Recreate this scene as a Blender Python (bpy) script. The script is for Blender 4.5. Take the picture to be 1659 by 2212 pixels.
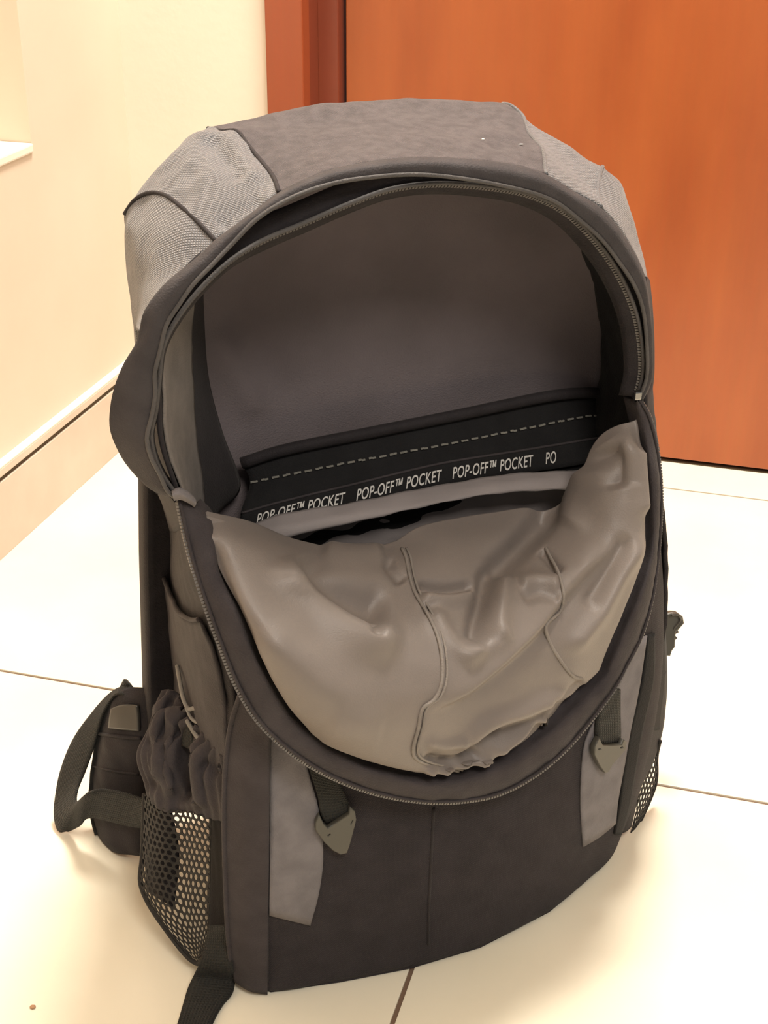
import bpy, bmesh, math, random
import numpy as np
from mathutils import Vector, Matrix
from mathutils.bvhtree import BVHTree

random.seed(7)
for o in list(bpy.data.objects):
    bpy.data.objects.remove(o)
S = bpy.context.scene
COL = S.collection

# ------------------------------------------------------------------ camera
cam = bpy.data.cameras.new('camera')
cam.sensor_fit = 'VERTICAL'; cam.sensor_height = 36.0; cam.lens = 36.0 * 3041.75 / 2212.0
cam.clip_start = 0.02
camo = bpy.data.objects.new('camera', cam); COL.objects.link(camo)
R0, R1, R2 = Vector((.96241, .2715, .00765)), Vector((.12902, -.43221, -.8925)), Vector((-.239, .85993, -.45099))
cm = Matrix((( R0.x, -R1.x, -R2.x, 0), (R0.y, -R1.y, -R2.y, 0), (R0.z, -R1.z, -R2.z, .75887), (0, 0, 0, 1)))
camo.matrix_world = cm
S.camera = camo

# ------------------------------------------------------------------ light
wd = bpy.data.worlds.new('room_light'); S.world = wd; wd.use_nodes = True
bg = wd.node_tree.nodes['Background']
bg.inputs[0].default_value = (1.0, .95, .90, 1); bg.inputs[1].default_value = .27

def area(name, loc, target, sx, sy, power, col):
    l = bpy.data.lights.new(name, 'AREA'); l.shape = 'RECTANGLE'; l.size = sx; l.size_y = sy
    l.energy = power; l.color = col
    o = bpy.data.objects.new(name, l); COL.objects.link(o); o.location = loc
    o.rotation_euler = (Vector(target) - Vector(loc)).to_track_quat('-Z', 'Y').to_euler()
    return o
area('ceiling_light', (-.18, 1.36, 2.38), (-.12, 1.0, 0), .42, .42, 80, (1, .945, .85))
area('fill_light', (.72, -.60, 2.38), (-.1, .8, .2), .8, .8, 50, (1, .94, .86))  # unseen fill added on the camera side to brighten the pack's inside

S.view_settings.view_transform = 'Standard'
S.view_settings.look = 'None'
S.view_settings.exposure = 0.0
S.view_settings.gamma = 1.0
S.view_settings.use_curve_mapping = False

# ------------------------------------------------------------------ materials
def new_mat(name, col, rough=.8, spec=.3, metal=0.0):
    m = bpy.data.materials.new(name); m.use_nodes = True
    b = m.node_tree.nodes['Principled BSDF']
    b.inputs['Base Color'].default_value = (*col, 1)
    b.inputs['Roughness'].default_value = rough
    b.inputs['Specular IOR Level'].default_value = spec
    b.inputs['Metallic'].default_value = metal
    return m, m.node_tree.nodes, m.node_tree.links, b

def mottled(m, N, L, b, c0, c1, scale, coord='Object', detail=4, stretch=(1, 1, 1), lo=.35, hi=.65):
    tc = N.new('ShaderNodeTexCoord'); mp = N.new('ShaderNodeMapping'); mp.inputs['Scale'].default_value = stretch
    nz = N.new('ShaderNodeTexNoise'); nz.inputs['Scale'].default_value = scale; nz.inputs['Detail'].default_value = detail
    rp = N.new('ShaderNodeValToRGB')
    rp.color_ramp.elements[0].position = lo; rp.color_ramp.elements[0].color = (*c0, 1)
    rp.color_ramp.elements[1].position = hi; rp.color_ramp.elements[1].color = (*c1, 1)
    L.new(tc.outputs[coord], mp.inputs[0]); L.new(mp.outputs[0], nz.inputs['Vector'])
    L.new(nz.outputs['Fac'], rp.inputs[0]); L.new(rp.outputs[0], b.inputs['Base Color'])
    return tc, rp

def cloth(name, col, var=.12, rough=.85, weave=0, wdepth=.0006, wcol=.0, noise=60, sheen=.05, spec=.15, bumpnoise=.0008, diag=0.6):
    """woven fabric; weave = thread pitch in metres (0: fine cloth with no visible thread)"""
    m, N, L, b = new_mat(name, col, rough, spec)
    c0 = tuple(c * (1 - var) for c in col); c1 = tuple(c * (1 + var) for c in col)
    tc, rp = mottled(m, N, L, b, c0, c1, noise)
    b.inputs['Sheen Weight'].default_value = sheen; b.inputs['Sheen Roughness'].default_value = .5
    b.inputs['Sheen Tint'].default_value = (.9, .85, .8, 1)
    bp = N.new('ShaderNodeBump'); bp.inputs['Strength'].default_value = .6; bp.inputs['Distance'].default_value = bumpnoise
    n2 = N.new('ShaderNodeTexNoise'); n2.inputs['Scale'].default_value = 900; n2.inputs['Detail'].default_value = 2
    L.new(tc.outputs['Object'], n2.inputs['Vector']); L.new(n2.outputs['Fac'], bp.inputs['Height'])
    last = bp
    if weave:
        uv = tc.outputs['UV']
        mp = N.new('ShaderNodeMapping'); mp.inputs['Rotation'].default_value = (0, 0, diag); L.new(uv, mp.inputs[0])
        ws = []
        for ax in ('X', 'Y'):
            w = N.new('ShaderNodeTexWave'); w.bands_direction = ax; w.inputs['Scale'].default_value = .314 / weave
            w.inputs['Distortion'].default_value = .0
            L.new(mp.outputs[0], w.inputs['Vector']); ws.append(w)
        mx = N.new('ShaderNodeMath'); mx.operation = 'MULTIPLY'
        L.new(ws[0].outputs['Fac'], mx.inputs[0]); L.new(ws[1].outputs['Fac'], mx.inputs[1])
        b2 = N.new('ShaderNodeBump'); b2.inputs['Strength'].default_value = .8; b2.inputs['Distance'].default_value = wdepth
        L.new(mx.outputs[0], b2.inputs['Height']); L.new(bp.outputs[0], b2.inputs['Normal']); last = b2
        if wcol:
            mix = N.new('ShaderNodeMix'); mix.data_type = 'RGBA'; mix.blend_type = 'MULTIPLY'
            mix.inputs[0].default_value = wcol
            rr = N.new('ShaderNodeValToRGB'); rr.color_ramp.elements[0].color = (.25, .25, .25, 1)
            rr.color_ramp.elements[0].position = .05; rr.color_ramp.elements[1].position = .6
            L.new(mx.outputs[0], rr.inputs[0]); L.new(rp.outputs[0], mix.inputs[6]); L.new(rr.outputs[0], mix.inputs[7])
            L.new(mix.outputs[2], b.inputs['Base Color'])
    L.new(last.outputs[0], b.inputs['Normal'])
    return m

M = {}
M['black'] = cloth('black_nylon', (.029, .0243, .0265), weave=.0013, wdepth=.0003)
M['black_soft'] = cloth('black_trim', (.025, .0213, .0228), rough=.7)
M['band'] = cloth('charcoal_binding', (.044, .0375, .0395), rough=.7)
M['crown'] = cloth('charcoal_canvas', (.088, .076, .077), weave=.0012, wdepth=.0003, var=.14, noise=140)
M['hood'] = cloth('grey_mesh_weave', (.185, .184, .198), weave=.0018, wdepth=.0008, wcol=.85, rough=.55, noise=20, var=.08, sheen=.35, spec=.4)
M['patch'] = cloth('grey_suede', (.165, .152, .157), rough=.9)
M['lining'] = cloth('grey_lining', (.178, .152, .137), rough=.46, spec=.4, noise=9, var=.10, bumpnoise=.0003)
M['lining_lit'] = cloth('lit_grey_lining', (.27, .24, .235), rough=.6, noise=9, var=.08, bumpnoise=.0003)  # lining colour raised to stand in for light reaching into the mouth
M['lining_in'] = cloth('brown_grey_lining', (.165, .139, .143), rough=.8, noise=12)
M['lining_side'] = cloth('grey_side_lining', (.17, .15, .135), rough=.8)
M['tape'] = cloth('black_tape', (.013, .0125, .013), rough=.85)
M['web'] = cloth('black_webbing', (.022, .0215, .019), weave=.0022, wdepth=.0008, diag=0, rough=.65)
M['coil'] = cloth('grey_zip_coil', (.078, .072, .070), rough=.5)
M['flap_edge'] = cloth('charcoal_storm_flap', (.046, .041, .0425), rough=.7)
M['net'] = cloth('black_netting', (.028, .025, .022), rough=.7)
M['seam'] = cloth('grey_piping', (.22, .195, .175), rough=.6)
M['teeth'], *_ = new_mat('dark_nylon_teeth', (.13, .12, .112), .35, .5)
M['plastic'], *_ = new_mat('grey_olive_plastic', (.062, .057, .045), .42, .5)
M['plastic_dark'], *_ = new_mat('black_plastic', (.05, .045, .038), .28, .5)
M['metal'], *_ = new_mat('zipper_metal', (.28, .28, .28), .3, .5, 1)
M['print'], *_ = new_mat('white_print', (.55, .53, .50), .6, .3)
M['cord'] = cloth('grey_cord', (.22, .205, .185), rough=.7)
M['thread'] = cloth('grey_thread', (.24, .23, .20), rough=.8)

# ------------------------------------------------------------------ mesh helpers
def link(name, me, mat, parent=None):
    o = bpy.data.objects.new(name, me); COL.objects.link(o)
    if mat is not None: me.materials.append(mat)
    if parent is not None: o.parent = parent
    return o

def mesh(name, verts, faces, mat, parent=None, smooth=True, uv=None):
    me = bpy.data.meshes.new(name); me.from_pydata([tuple(map(float, v)) for v in verts], [], faces); me.update()
    if uv is not None:
        lay = me.uv_layers.new(name='uv')
        vi = np.empty(len(me.loops), np.int32); me.loops.foreach_get('vertex_index', vi)
        lay.data.foreach_set('uv', np.asarray(uv, np.float32)[vi].ravel())
    if smooth: me.polygons.foreach_set('use_smooth', [True] * len(me.polygons))
    return link(name, me, mat, parent)

def box(name, lo, hi, mat, parent=None, bev=0.0):
    bm = bmesh.new(); bmesh.ops.create_cube(bm, size=1)
    for v in bm.verts:
        v.co = Vector([(lo[i] + hi[i]) / 2 + v.co[i] * (hi[i] - lo[i]) for i in range(3)])
    if bev: bmesh.ops.bevel(bm, geom=list(bm.edges), offset=bev, segments=2, affect='EDGES', profile=.6)
    me = bpy.data.meshes.new(name); bm.to_mesh(me); bm.free()
    return link(name, me, mat, parent)

def cr(pts, n, dens=12):
    """Catmull-Rom through pts, resampled to n points of equal spacing"""
    P = np.asarray(pts, float)
    if len(P) == 2: return P[0] + (P[1] - P[0]) * np.linspace(0, 1, n)[:, None]
    Q = np.vstack([2 * P[0] - P[1], P, 2 * P[-1] - P[-2]])
    out = []
    for i in range(1, len(Q) - 2):
        t0 = 0; t1 = np.linalg.norm(Q[i] - Q[i-1]) ** .5 + 1e-9
        t2 = t1 + np.linalg.norm(Q[i+1] - Q[i]) ** .5 + 1e-9; t3 = t2 + np.linalg.norm(Q[i+2] - Q[i+1]) ** .5 + 1e-9
        t = np.linspace(t1, t2, dens, endpoint=False)[:, None]
        A1 = (t1-t)/(t1-t0)*Q[i-1] + (t-t0)/(t1-t0)*Q[i]; A2 = (t2-t)/(t2-t1)*Q[i] + (t-t1)/(t2-t1)*Q[i+1]
        A3 = (t3-t)/(t3-t2)*Q[i+1] + (t-t2)/(t3-t2)*Q[i+2]
        B1 = (t2-t)/(t2-t0)*A1 + (t-t0)/(t2-t0)*A2; B2 = (t3-t)/(t3-t1)*A2 + (t-t1)/(t3-t1)*A3
        out.append((t2-t)/(t2-t1)*B1 + (t-t1)/(t2-t1)*B2)
    D = np.vstack(out + [P[-1:]])
    s = np.concatenate([[0], np.cumsum(np.linalg.norm(np.diff(D, axis=0), axis=1))])
    q = np.linspace(0, s[-1], n)
    return np.stack([np.interp(q, s, D[:, k]) for k in range(3)], 1)

def grid(rows, nu, nv):
    """smooth surface through rows of points: array (nv, nu, 3)"""
    G = np.array([cr(r, nu) for r in rows]); k = len(G)
    d = np.concatenate([[0], np.cumsum(np.maximum(1e-5, np.linalg.norm(np.diff(G, axis=0), axis=2).mean(1)))])
    q = np.linspace(0, d[-1], nv)
    if k == 2:
        t = (q / d[-1])[:, None, None]; return G[0] * (1 - t) + G[1] * t
    T = np.empty_like(G)
    T[0] = (G[1] - G[0]) / (d[1] - d[0]); T[-1] = (G[-1] - G[-2]) / (d[-1] - d[-2])
    for i in range(1, k - 1): T[i] = (G[i+1] - G[i-1]) / (d[i+1] - d[i-1])
    out = np.empty((nv, nu, 3))
    for j, x in enumerate(q):
        i = min(k - 2, max(0, int(np.searchsorted(d, x, 'right')) - 1))
        h = d[i+1] - d[i]; t = (x - d[i]) / h
        out[j] = ((2*t**3 - 3*t**2 + 1) * G[i] + (t**3 - 2*t**2 + t) * h * T[i]
                  + (-2*t**3 + 3*t**2) * G[i+1] + (t**3 - t**2) * h * T[i+1])
    return out

FRONT = Vector((-.21, -.83, .51)).normalized()        # the side of the cloth that faces out of the pack's mouth
E1 = FRONT.cross(Vector((0, 0, 1))).normalized(); E2 = E1.cross(FRONT).normalized()
fr = np.array(FRONT); e12 = np.stack([np.array(E1), np.array(E2)], 1)

def normals(G):
    n = np.cross(np.gradient(G, axis=1), np.gradient(G, axis=0))
    n /= np.linalg.norm(n, axis=2, keepdims=True) + 1e-12
    s = np.sign(n @ fr); s[s == 0] = 1
    if (s > 0).mean() > .5: return n if (n @ fr).mean() > 0 else -n
    return -n

def poly_dist(P2, line):
    """distance and side of 2-D points to a polyline, and position along it (0..1)"""
    best = np.full(P2.shape[:2], 1e9); side = np.zeros(P2.shape[:2]); along = np.zeros(P2.shape[:2])
    ln = np.linalg.norm(np.diff(line, axis=0), axis=1); tot = ln.sum(); acc = 0
    for a, b, l in zip(line[:-1], line[1:], ln):
        ab = b - a; t = np.clip(((P2 - a) @ ab) / (ab @ ab), 0, 1)
        q = a + t[..., None] * ab; d = np.linalg.norm(P2 - q, axis=2)
        m = d < best
        best = np.where(m, d, best)
        cr_ = ab[0] * (P2[..., 1] - a[1]) - ab[1] * (P2[..., 0] - a[0])
        side = np.where(m, np.sign(cr_), side); along = np.where(m, (acc + t * l) / tot, along); acc += l
    return best, side, along

def wrinkle(G, creases):
    """creases: (points, kind, amplitude, width). ridge: rounded fold (negative: valley);
    step: cloth stands proud on the left of the line and slopes away over 'width'"""
    n = normals(G); P2 = G @ e12; D = np.zeros(G.shape[:2])
    for pts, kind, amp, wid in creases:
        line = cr(pts, 24) @ e12
        d, side, al = poly_dist(P2, line)
        fade = np.clip(np.minimum(al, 1 - al) / .18, 0, 1) ; fade = fade * fade * (3 - 2 * fade)
        endd = np.exp(-(d / (wid * 1.5)) ** 2) * 0 + 1
        if kind == 'ridge': D += amp * fade * np.exp(-(d / wid) ** 2)
        else:
            sd = d * side
            up = 1 / (1 + np.exp(-sd / .0012))
            D += amp * fade * endd * (up * np.exp(-np.maximum(sd, 0) / wid) - (1 - up) * .25 * np.exp(-np.maximum(-sd, 0) / (wid * .4)))
    return G + n * D[..., None]

def smooth_noise(G, amp, scale, seed):
    r = np.random.RandomState(seed); n = normals(G); D = np.zeros(G.shape[:2])
    for k in range(7):
        w = r.randn(3) * scale * (1 + .5 * k); D += np.sin(G @ w + r.rand() * 6.28) / (1 + .5 * k)
    return G + n * (amp * D / 2.5)[..., None]

def surf(name, G, mat, parent, thick=0.0, offset=-1, rnd=False):
    nv, nu = G.shape[:2]
    n = normals(G)
    raw = np.cross(np.gradient(G, axis=1), np.gradient(G, axis=0))
    flip = (raw * n).sum() < 0
    idx = np.arange(nu * nv).reshape(nv, nu)
    a, b_, c, d = idx[:-1, :-1].ravel(), idx[:-1, 1:].ravel(), idx[1:, 1:].ravel(), idx[1:, :-1].ravel()
    F = np.stack([a, d, c, b_], 1) if flip else np.stack([a, b_, c, d], 1)
    du = np.linalg.norm(np.diff(G, axis=1), axis=2).mean(0); dv = np.linalg.norm(np.diff(G, axis=0), axis=2).mean(1)
    us = np.concatenate([[0], np.cumsum(du)]); vs = np.concatenate([[0], np.cumsum(dv)])
    UV = np.stack(np.meshgrid(us, vs), 2).reshape(-1, 2)
    o = mesh(name, G.reshape(-1, 3), F.tolist(), mat, parent, True, UV)
    if thick:
        md = o.modifiers.new('thickness', 'SOLIDIFY'); md.thickness = thick; md.offset = offset
        md.use_quality_normals = True
        if rnd:
            be = o.modifiers.new('soft_edge', 'BEVEL'); be.width = thick * .45; be.segments = 2; be.limit_method = 'ANGLE'
    return o

def bvh(G):
    nv, nu = G.shape[:2]; idx = np.arange(nu * nv).reshape(nv, nu)
    F = np.stack([idx[:-1, :-1].ravel(), idx[:-1, 1:].ravel(), idx[1:, 1:].ravel(), idx[1:, :-1].ravel()], 1)
    return BVHTree.FromPolygons([Vector(p) for p in G.reshape(-1, 3)], F.tolist())

def on(tree, seg, lift=.001):
    """point on a cloth surface where a straight line through the pack meets it, lifted off along its normal"""
    a, b = Vector(seg[0]), Vector(seg[1]); d = (b - a).normalized()
    loc, nor, i, t = tree.ray_cast(a, d)
    if loc is None:
        loc, nor, i, t = tree.find_nearest(a + (b - a) * .35)
    if nor.dot(FRONT) < 0: nor = -nor
    return tuple(loc + nor * lift)

def frames(P):
    T = np.gradient(P, axis=0); T /= np.linalg.norm(T, axis=1, keepdims=True) + 1e-12
    up = np.array([.13, .71, .33]); Nn = []
    n = up - T[0] * (up @ T[0]); n /= np.linalg.norm(n)
    for t in T:
        n = n - t * (n @ t); n /= np.linalg.norm(n) + 1e-12; Nn.append(n)
    Nn = np.array(Nn); return T, Nn, np.cross(T, Nn)

def tube(name, pts, r, mat, parent, n=None, seg=8, taper=None):
    P = cr(pts, n or max(8, len(pts) * 6)); T, N_, B = frames(P)
    a = np.linspace(0, 2 * math.pi, seg, endpoint=False)
    V = []
    for i in range(len(P)):
        rr = r * (taper(i / (len(P) - 1)) if taper else 1)
        V += [P[i] + rr * (math.cos(x) * N_[i] + math.sin(x) * B[i]) for x in a]
    F = [[i*seg+k, i*seg+(k+1) % seg, (i+1)*seg+(k+1) % seg, (i+1)*seg+k] for i in range(len(P)-1) for k in range(seg)]
    F += [list(range(seg))[::-1], [(len(P)-1)*seg+k for k in range(seg)]]
    return mesh(name, V, F, mat, parent)

def teeth(name, pts, out_pts, parent, pitch=.0021, w=.0034, t=.0012, h=.0016):
    """row of zipper teeth along a path, each pointing towards the second path"""
    P0_ = cr(pts, 400); L_ = np.linalg.norm(np.diff(P0_, axis=0), axis=1).sum(); n = int(L_ / pitch)
    P = cr(pts, n); Q = cr(out_pts, n); T, _, _ = frames(P)
    V, F = [], []
    for p, q, tt in zip(P, Q, T):
        o = q - p; o -= tt * (o @ tt); o /= np.linalg.norm(o) + 1e-9; b = np.cross(tt, o); k = len(V)
        for c in (0, 1):
            s = .55 if c else 1
            for x, z in ((-1, -1), (1, -1), (1, 1), (-1, 1)):
                V.append(p + o * (w * c - w * .4) + tt * (x * t * .5 * (1.25 if c else .8)) + b * (z * h * .5 * (1.2 if c else 1)))
        F += [[k, k+1, k+2, k+3], [k+4, k+7, k+6, k+5]] + [[k+i, k+4+i, k+4+(i+1) % 4, k+(i+1) % 4] for i in range(4)]
    o = mesh(name, V, F, M['teeth'], parent, smooth=False); o['kind'] = 'stuff'
    return o

def plate(name, pts, nrm, thick, mat, parent, holes=(), bev=.0006):
    """flat outline with thickness and optional round holes"""
    P = [Vector(p) for p in pts]; n = Vector(nrm).normalized()
    c = sum(P, Vector()) / len(P); ex = (P[0] - c); ex = (ex - n * ex.dot(n)).normalized(); ey = n.cross(ex)
    cu = bpy.data.curves.new(name, 'CURVE'); cu.dimensions = '2D'; cu.fill_mode = 'BOTH'; cu.extrude = thick / 2
    cu.bevel_depth = bev; cu.bevel_resolution = 1
    def spl(q):
        s = cu.splines.new('POLY'); s.points.add(len(q) - 1); s.use_cyclic_u = True
        for i, x in enumerate(q): s.points[i].co = ((x - c).dot(ex), (x - c).dot(ey), 0, 1)
    spl(P)
    for h in holes: spl([Vector(x) for x in h])
    tmp = bpy.data.objects.new('tmp', cu); COL.objects.link(tmp)
    dg = bpy.context.evaluated_depsgraph_get()
    me = bpy.data.meshes.new_from_object(tmp.evaluated_get(dg))
    bpy.data.objects.remove(tmp)
    mt = Matrix((ex, ey, n)).transposed().to_4x4(); mt.translation = c
    me.transform(mt); me.name = name
    return link(name, me, mat, parent)

def tag(o, label=None, cat=None, kind=None, group=None):
    if label: o['label'] = label
    if cat: o['category'] = cat
    if kind: o['kind'] = kind
    if group: o['group'] = group
    return o

# ------------------------------------------------------------------ the room
GX, GY, TL = -.1827, 1.0113, .6
m, N, L, b = new_mat('grout', (.17, .11, .075), .9); M['grout'] = m
m, N, L, b = new_mat('cream_floor_tile', (.80, .70, .55), .22, .5)
mottled(m, N, L, b, (.77, .715, .575), (.83, .775, .635), 6, 'Object', 5); M['tile'] = m
m, N, L, b = new_mat('cream_wall_paint', (.86, .74, .56), .6, .3)
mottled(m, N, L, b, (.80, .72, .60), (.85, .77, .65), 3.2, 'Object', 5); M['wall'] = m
nn = N.new('ShaderNodeTexNoise'); nn.inputs['Scale'].default_value = 260; bb = N.new('ShaderNodeBump'); bb.inputs['Distance'].default_value = .001
bb.inputs['Strength'].default_value = .25
L.new(nn.outputs['Fac'], bb.inputs['Height']); L.new(bb.outputs[0], b.inputs['Normal'])
m, N, L, b = new_mat('cream_wall_dimmed', (.70, .58, .44), .6, .3)
mottled(m, N, L, b, (.70, .60, .475), (.76, .66, .535), 3.2, 'Object', 5); M['wall_l'] = m  # weaker light on the left wall is put into this darker, peachier tone
m, N, L, b = new_mat('beige_skirting_tile', (.74, .60, .45), .3, .5)
mottled(m, N, L, b, (.62, .51, .41), (.70, .585, .48), 9, 'Object', 6); M['skirt'] = m
m, N, L, b = new_mat('white_edge_trim', (.85, .80, .70), .3, .5); M['white'] = m
m, N, L, b = new_mat('dark_joint', (.10, .07, .04), .8); M['joint'] = m

def wood(name, c0, c1, rough=.35):
    m, N, L, b = new_mat(name, c0, rough, .5)
    tc, rp = mottled(m, N, L, b, c0, c1, 5, 'Object', 8, (3, 3, .8), .3, .75)
    w = N.new('ShaderNodeTexNoise'); w.inputs['Scale'].default_value = 3; w.inputs['Detail'].default_value = 9
    mp = N.new('ShaderNodeMapping'); mp.inputs['Scale'].default_value = (60, 60, 1.6)
    L.new(tc.outputs['Object'], mp.inputs[0]); L.new(mp.outputs[0], w.inputs['Vector'])
    mx = N.new('ShaderNodeMix'); mx.data_type = 'RGBA'; mx.blend_type = 'MULTIPLY'; mx.inputs[0].default_value = .10
    L.new(rp.outputs[0], mx.inputs[6]); L.new(w.outputs['Color'], mx.inputs[7]); L.new(mx.outputs[2], b.inputs['Base Color'])
    b.inputs['Coat Weight'].default_value = .25; b.inputs['Coat Roughness'].default_value = .25
    return m
M['door'] = wood('orange_brown_veneer', (.33, .075, .018), (.42, .108, .027))
M['frame'] = wood('red_brown_frame', (.30, .062, .020), (.36, .08, .026))
M['reveal'] = wood('dark_red_brown_frame', (.20, .042, .02), (.25, .055, .025))

fl = box('floor', (-.80, -1.4, -.06), (1.65, 1.80, -.0018), M['grout']); tag(fl, 'cream square floor tiles with thin brown grout lines', None, 'structure')
g = .0017
for i in range(-1, 3):
    for j in range(-3, 2):
        x0, y0 = GX + i * TL, GY + j * TL
        x1 = x0 + TL; y1 = min(y0 + TL, 1.80)
        y0 = max(y0, -1.4)
        if y1 - y0 < .02: continue
        box('tile', (x0 + g, y0 + g, -.012), (x1 - g, y1 - g, 0), M['tile'], fl, .0007)

WX, WY = -.79, 1.63
# left wall with a recess that ends in view
bm = bmesh.new()
def addbox(lo, hi):
    r = bmesh.ops.create_cube(bm, size=1)
    for v in r['verts']: v.co = Vector([(lo[i] + hi[i]) / 2 + v.co[i] * (hi[i] - lo[i]) for i in range(3)])
RY1, RZ = 1.3915, .4165
addbox((WX - .16, RY1, 0), (WX, WY + .2, 2.5)); addbox((WX - .16, -1.4, 0), (WX, RY1, RZ))
addbox((WX - .16, -1.4, 1.6), (WX, RY1, 2.5)); addbox((WX - .18, -1.4, RZ - .02), (WX - .13, RY1, 1.62))
me = bpy.data.meshes.new('wall_left'); bm.to_mesh(me); bm.free()
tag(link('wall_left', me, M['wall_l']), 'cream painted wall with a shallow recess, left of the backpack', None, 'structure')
tag(box('trim_1', (WX - .13, .35, RZ - .004), (WX + .003, RY1 - .001, RZ + .006), M['white'], None, .002), 'white ledge in the wall recess', None, 'structure')

# skirting with a capped top edge
bb_ = tag(box('baseboard_left', (WX - .001, -1.4, 0), (-.779, WY + .001, .0865), M['skirt'], None, .0008), 'beige tiled skirting with a capped edge', None, 'structure')
box('joint', (WX - .001, -1.4, .0866), (-.7815, WY, .0925), M['joint'], bb_)
box('cap', (WX - .001, -1.4, .0926), (-.7785, WY, .1015), M['skirt'], bb_, .0012)
box('cap_edge', (WX - .001, -1.4, .1016), (-.7790, WY, .1040), M['white'], bb_, .0008)

# back wall with the door opening
DX0, DX1 = -.597, .41
bm = bmesh.new()
addbox((WX - .02, WY, 0), (DX0 + .012, WY + .12, 2.5)); addbox((DX1 - .012, WY, 0), (1.65, WY + .12, 2.5)); addbox((DX0, WY, 2.14), (DX1, WY + .12, 2.5))
me = bpy.data.meshes.new('wall_back'); bm.to_mesh(me); bm.free()
tag(link('wall_back', me, M['wall']), 'bright cream wall beside the door frame', None, 'structure')
tag(box('ceiling', (-.98, -1.4, 2.5), (1.65, 1.80, 2.6), M['wall']), 'plain cream ceiling', None, 'structure')

fr_e = bpy.data.objects.new('trim_2', None); COL.objects.link(fr_e); fr_e.location = (DX0, WY, 0); tag(fr_e, 'red-brown wooden door frame', None, 'structure')
def fbox(name, lo, hi, mat, bev=.0015):
    d = Vector((DX0, WY, 0)); return box(name, Vector(lo) - d, Vector(hi) - d, mat, fr_e, bev)
fbox('casing', (-.5975, 1.6145, 0), (-.5515, 1.64, 2.13), M['frame'])
fbox('casing', (.335, 1.6145, 0), (.381, 1.64, 2.13), M['frame'])
fbox('casing', (-.5975, 1.6140, 2.084), (.381, 1.64, 2.13), M['frame'])
fbox('jamb', (-.575, 1.636, 0), (-.5520, 1.75, 2.11), M['reveal'])
fbox('jamb', (.3355, 1.636, 0), (.358, 1.75, 2.11), M['reveal'])
fbox('stop', (-.5525, 1.672, 0), (-.5265, 1.75, 2.09), M['reveal'])
fbox('stop', (.310, 1.672, 0), (.336, 1.75, 2.09), M['reveal'])
fbox('stop', (-.5525, 1.672, 2.06), (.336, 1.75, 2.11), M['reveal'])
dr = bpy.data.objects.new('door_1', None); COL.objects.link(dr); dr.location = (-.1085, 1.71, 0)
tag(dr, 'plain orange-brown veneered door behind the backpack', None, 'structure')
box('door_leaf', (-.4135, -.021, .006), (.4135, .019, 2.056), M['door'], dr, .0015)
hb = box('lever_plate', (.335, -.027, .93), (.375, -.0205, 1.13), M['metal'], dr, .002)
tube('lever', [(.355, -.024, 1.05), (.355, -.06, 1.05), (.345, -.068, 1.05), (.24, -.066, 1.05)], .008, M['metal'], dr)
box('threshold', (-.41, -.02, -.0005), (.41, .03, .0012), M['joint'], dr)

# ------------------------------------------------------------------ the backpack
BP = bpy.data.objects.new('backpack', None); COL.objects.link(BP)
BP.location = (-.29530, .69081, 0); BP.rotation_euler = (0, 0, math.radians(34))
tag(BP, 'black and grey backpack standing unzipped on the floor, flap folded down to show its lining', 'backpack')

# --- lower front, bowed outwards, resting on the floor
base = [(.002, .004), (.017, -.012), (.067, -.018), (.121, -.021), (.178, -.017), (.243, .002), (.28, .022), (.305, .037), (.319, .051), (.328, .066), (.331, .086)]
def fcurve(dv, w, k=0):
    return [(u + k * max(0, (u - .15) / .176) ** 1.3, v + dv, w) for u, v in base]
GF = grid([fcurve(.006, .0012, .001), fcurve(.000, .004, .003), fcurve(-.001, .014, .006), fcurve(-.003, .05, .014), fcurve(-.004, .10, .022), fcurve(-.001, .16, .026), fcurve(.004, .22, .024), fcurve(.010, .275, .018)], 100, 60)
surf('front_panel', GF, M['black'], BP, .004)
TF = bvh(GF)

# --- bottom
bot = [(u, v, 0) for u, v in base] + [(.316, .15, 0), (.28, .165, 0), (.05, .165, 0), (.022, .15, 0), (.014, .05, 0)]
P = np.array(bot); c = P.mean(0)
vb = [(c[0] + (p[0]-c[0]) * .985, c[1] + (p[1]-c[1]) * .985, z) for z in (.0008, .010) for p in P]; nb = len(P)
mesh('bottom_panel', vb, [list(range(nb))[::-1], list(range(nb, 2*nb))] + [[i, (i+1) % nb, nb+(i+1) % nb, nb+i] for i in range(nb)], M['black'], BP, False)

# --- padded back panel
out = []
for k in range(48):
    a = 2 * math.pi * k / 48; ca, sa = math.cos(a), math.sin(a)
    e = 2 / 8.0
    x = .147 + .168 * math.copysign(abs(ca) ** e, ca); z = .262 + .208 * math.copysign(abs(sa) ** e, sa)
    x = .147 + (x - .147) * (1 + .30 * max(0, .30 - z) - 1.3 * max(0, z - .36))
    out.append((x, z))
V, F = [], []
prof = [(.166, .955), (.163, .985), (.170, 1.0), (.190, 1.0), (.199, .985), (.202, .95)]
for v, s in prof:
    for x, z in out: V.append((.147 + (x - .147) * s, v, .262 + (z - .262) * s))
for r in range(len(prof) - 1):
    for k in range(48): F.append([r*48+k, r*48+(k+1) % 48, (r+1)*48+(k+1) % 48, (r+1)*48+k])
F += [list(range(48))[::-1], [(len(prof)-1)*48+k for k in range(48)]]
bp_ = mesh('back_panel', V, F, M['black_soft'], BP); 

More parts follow.
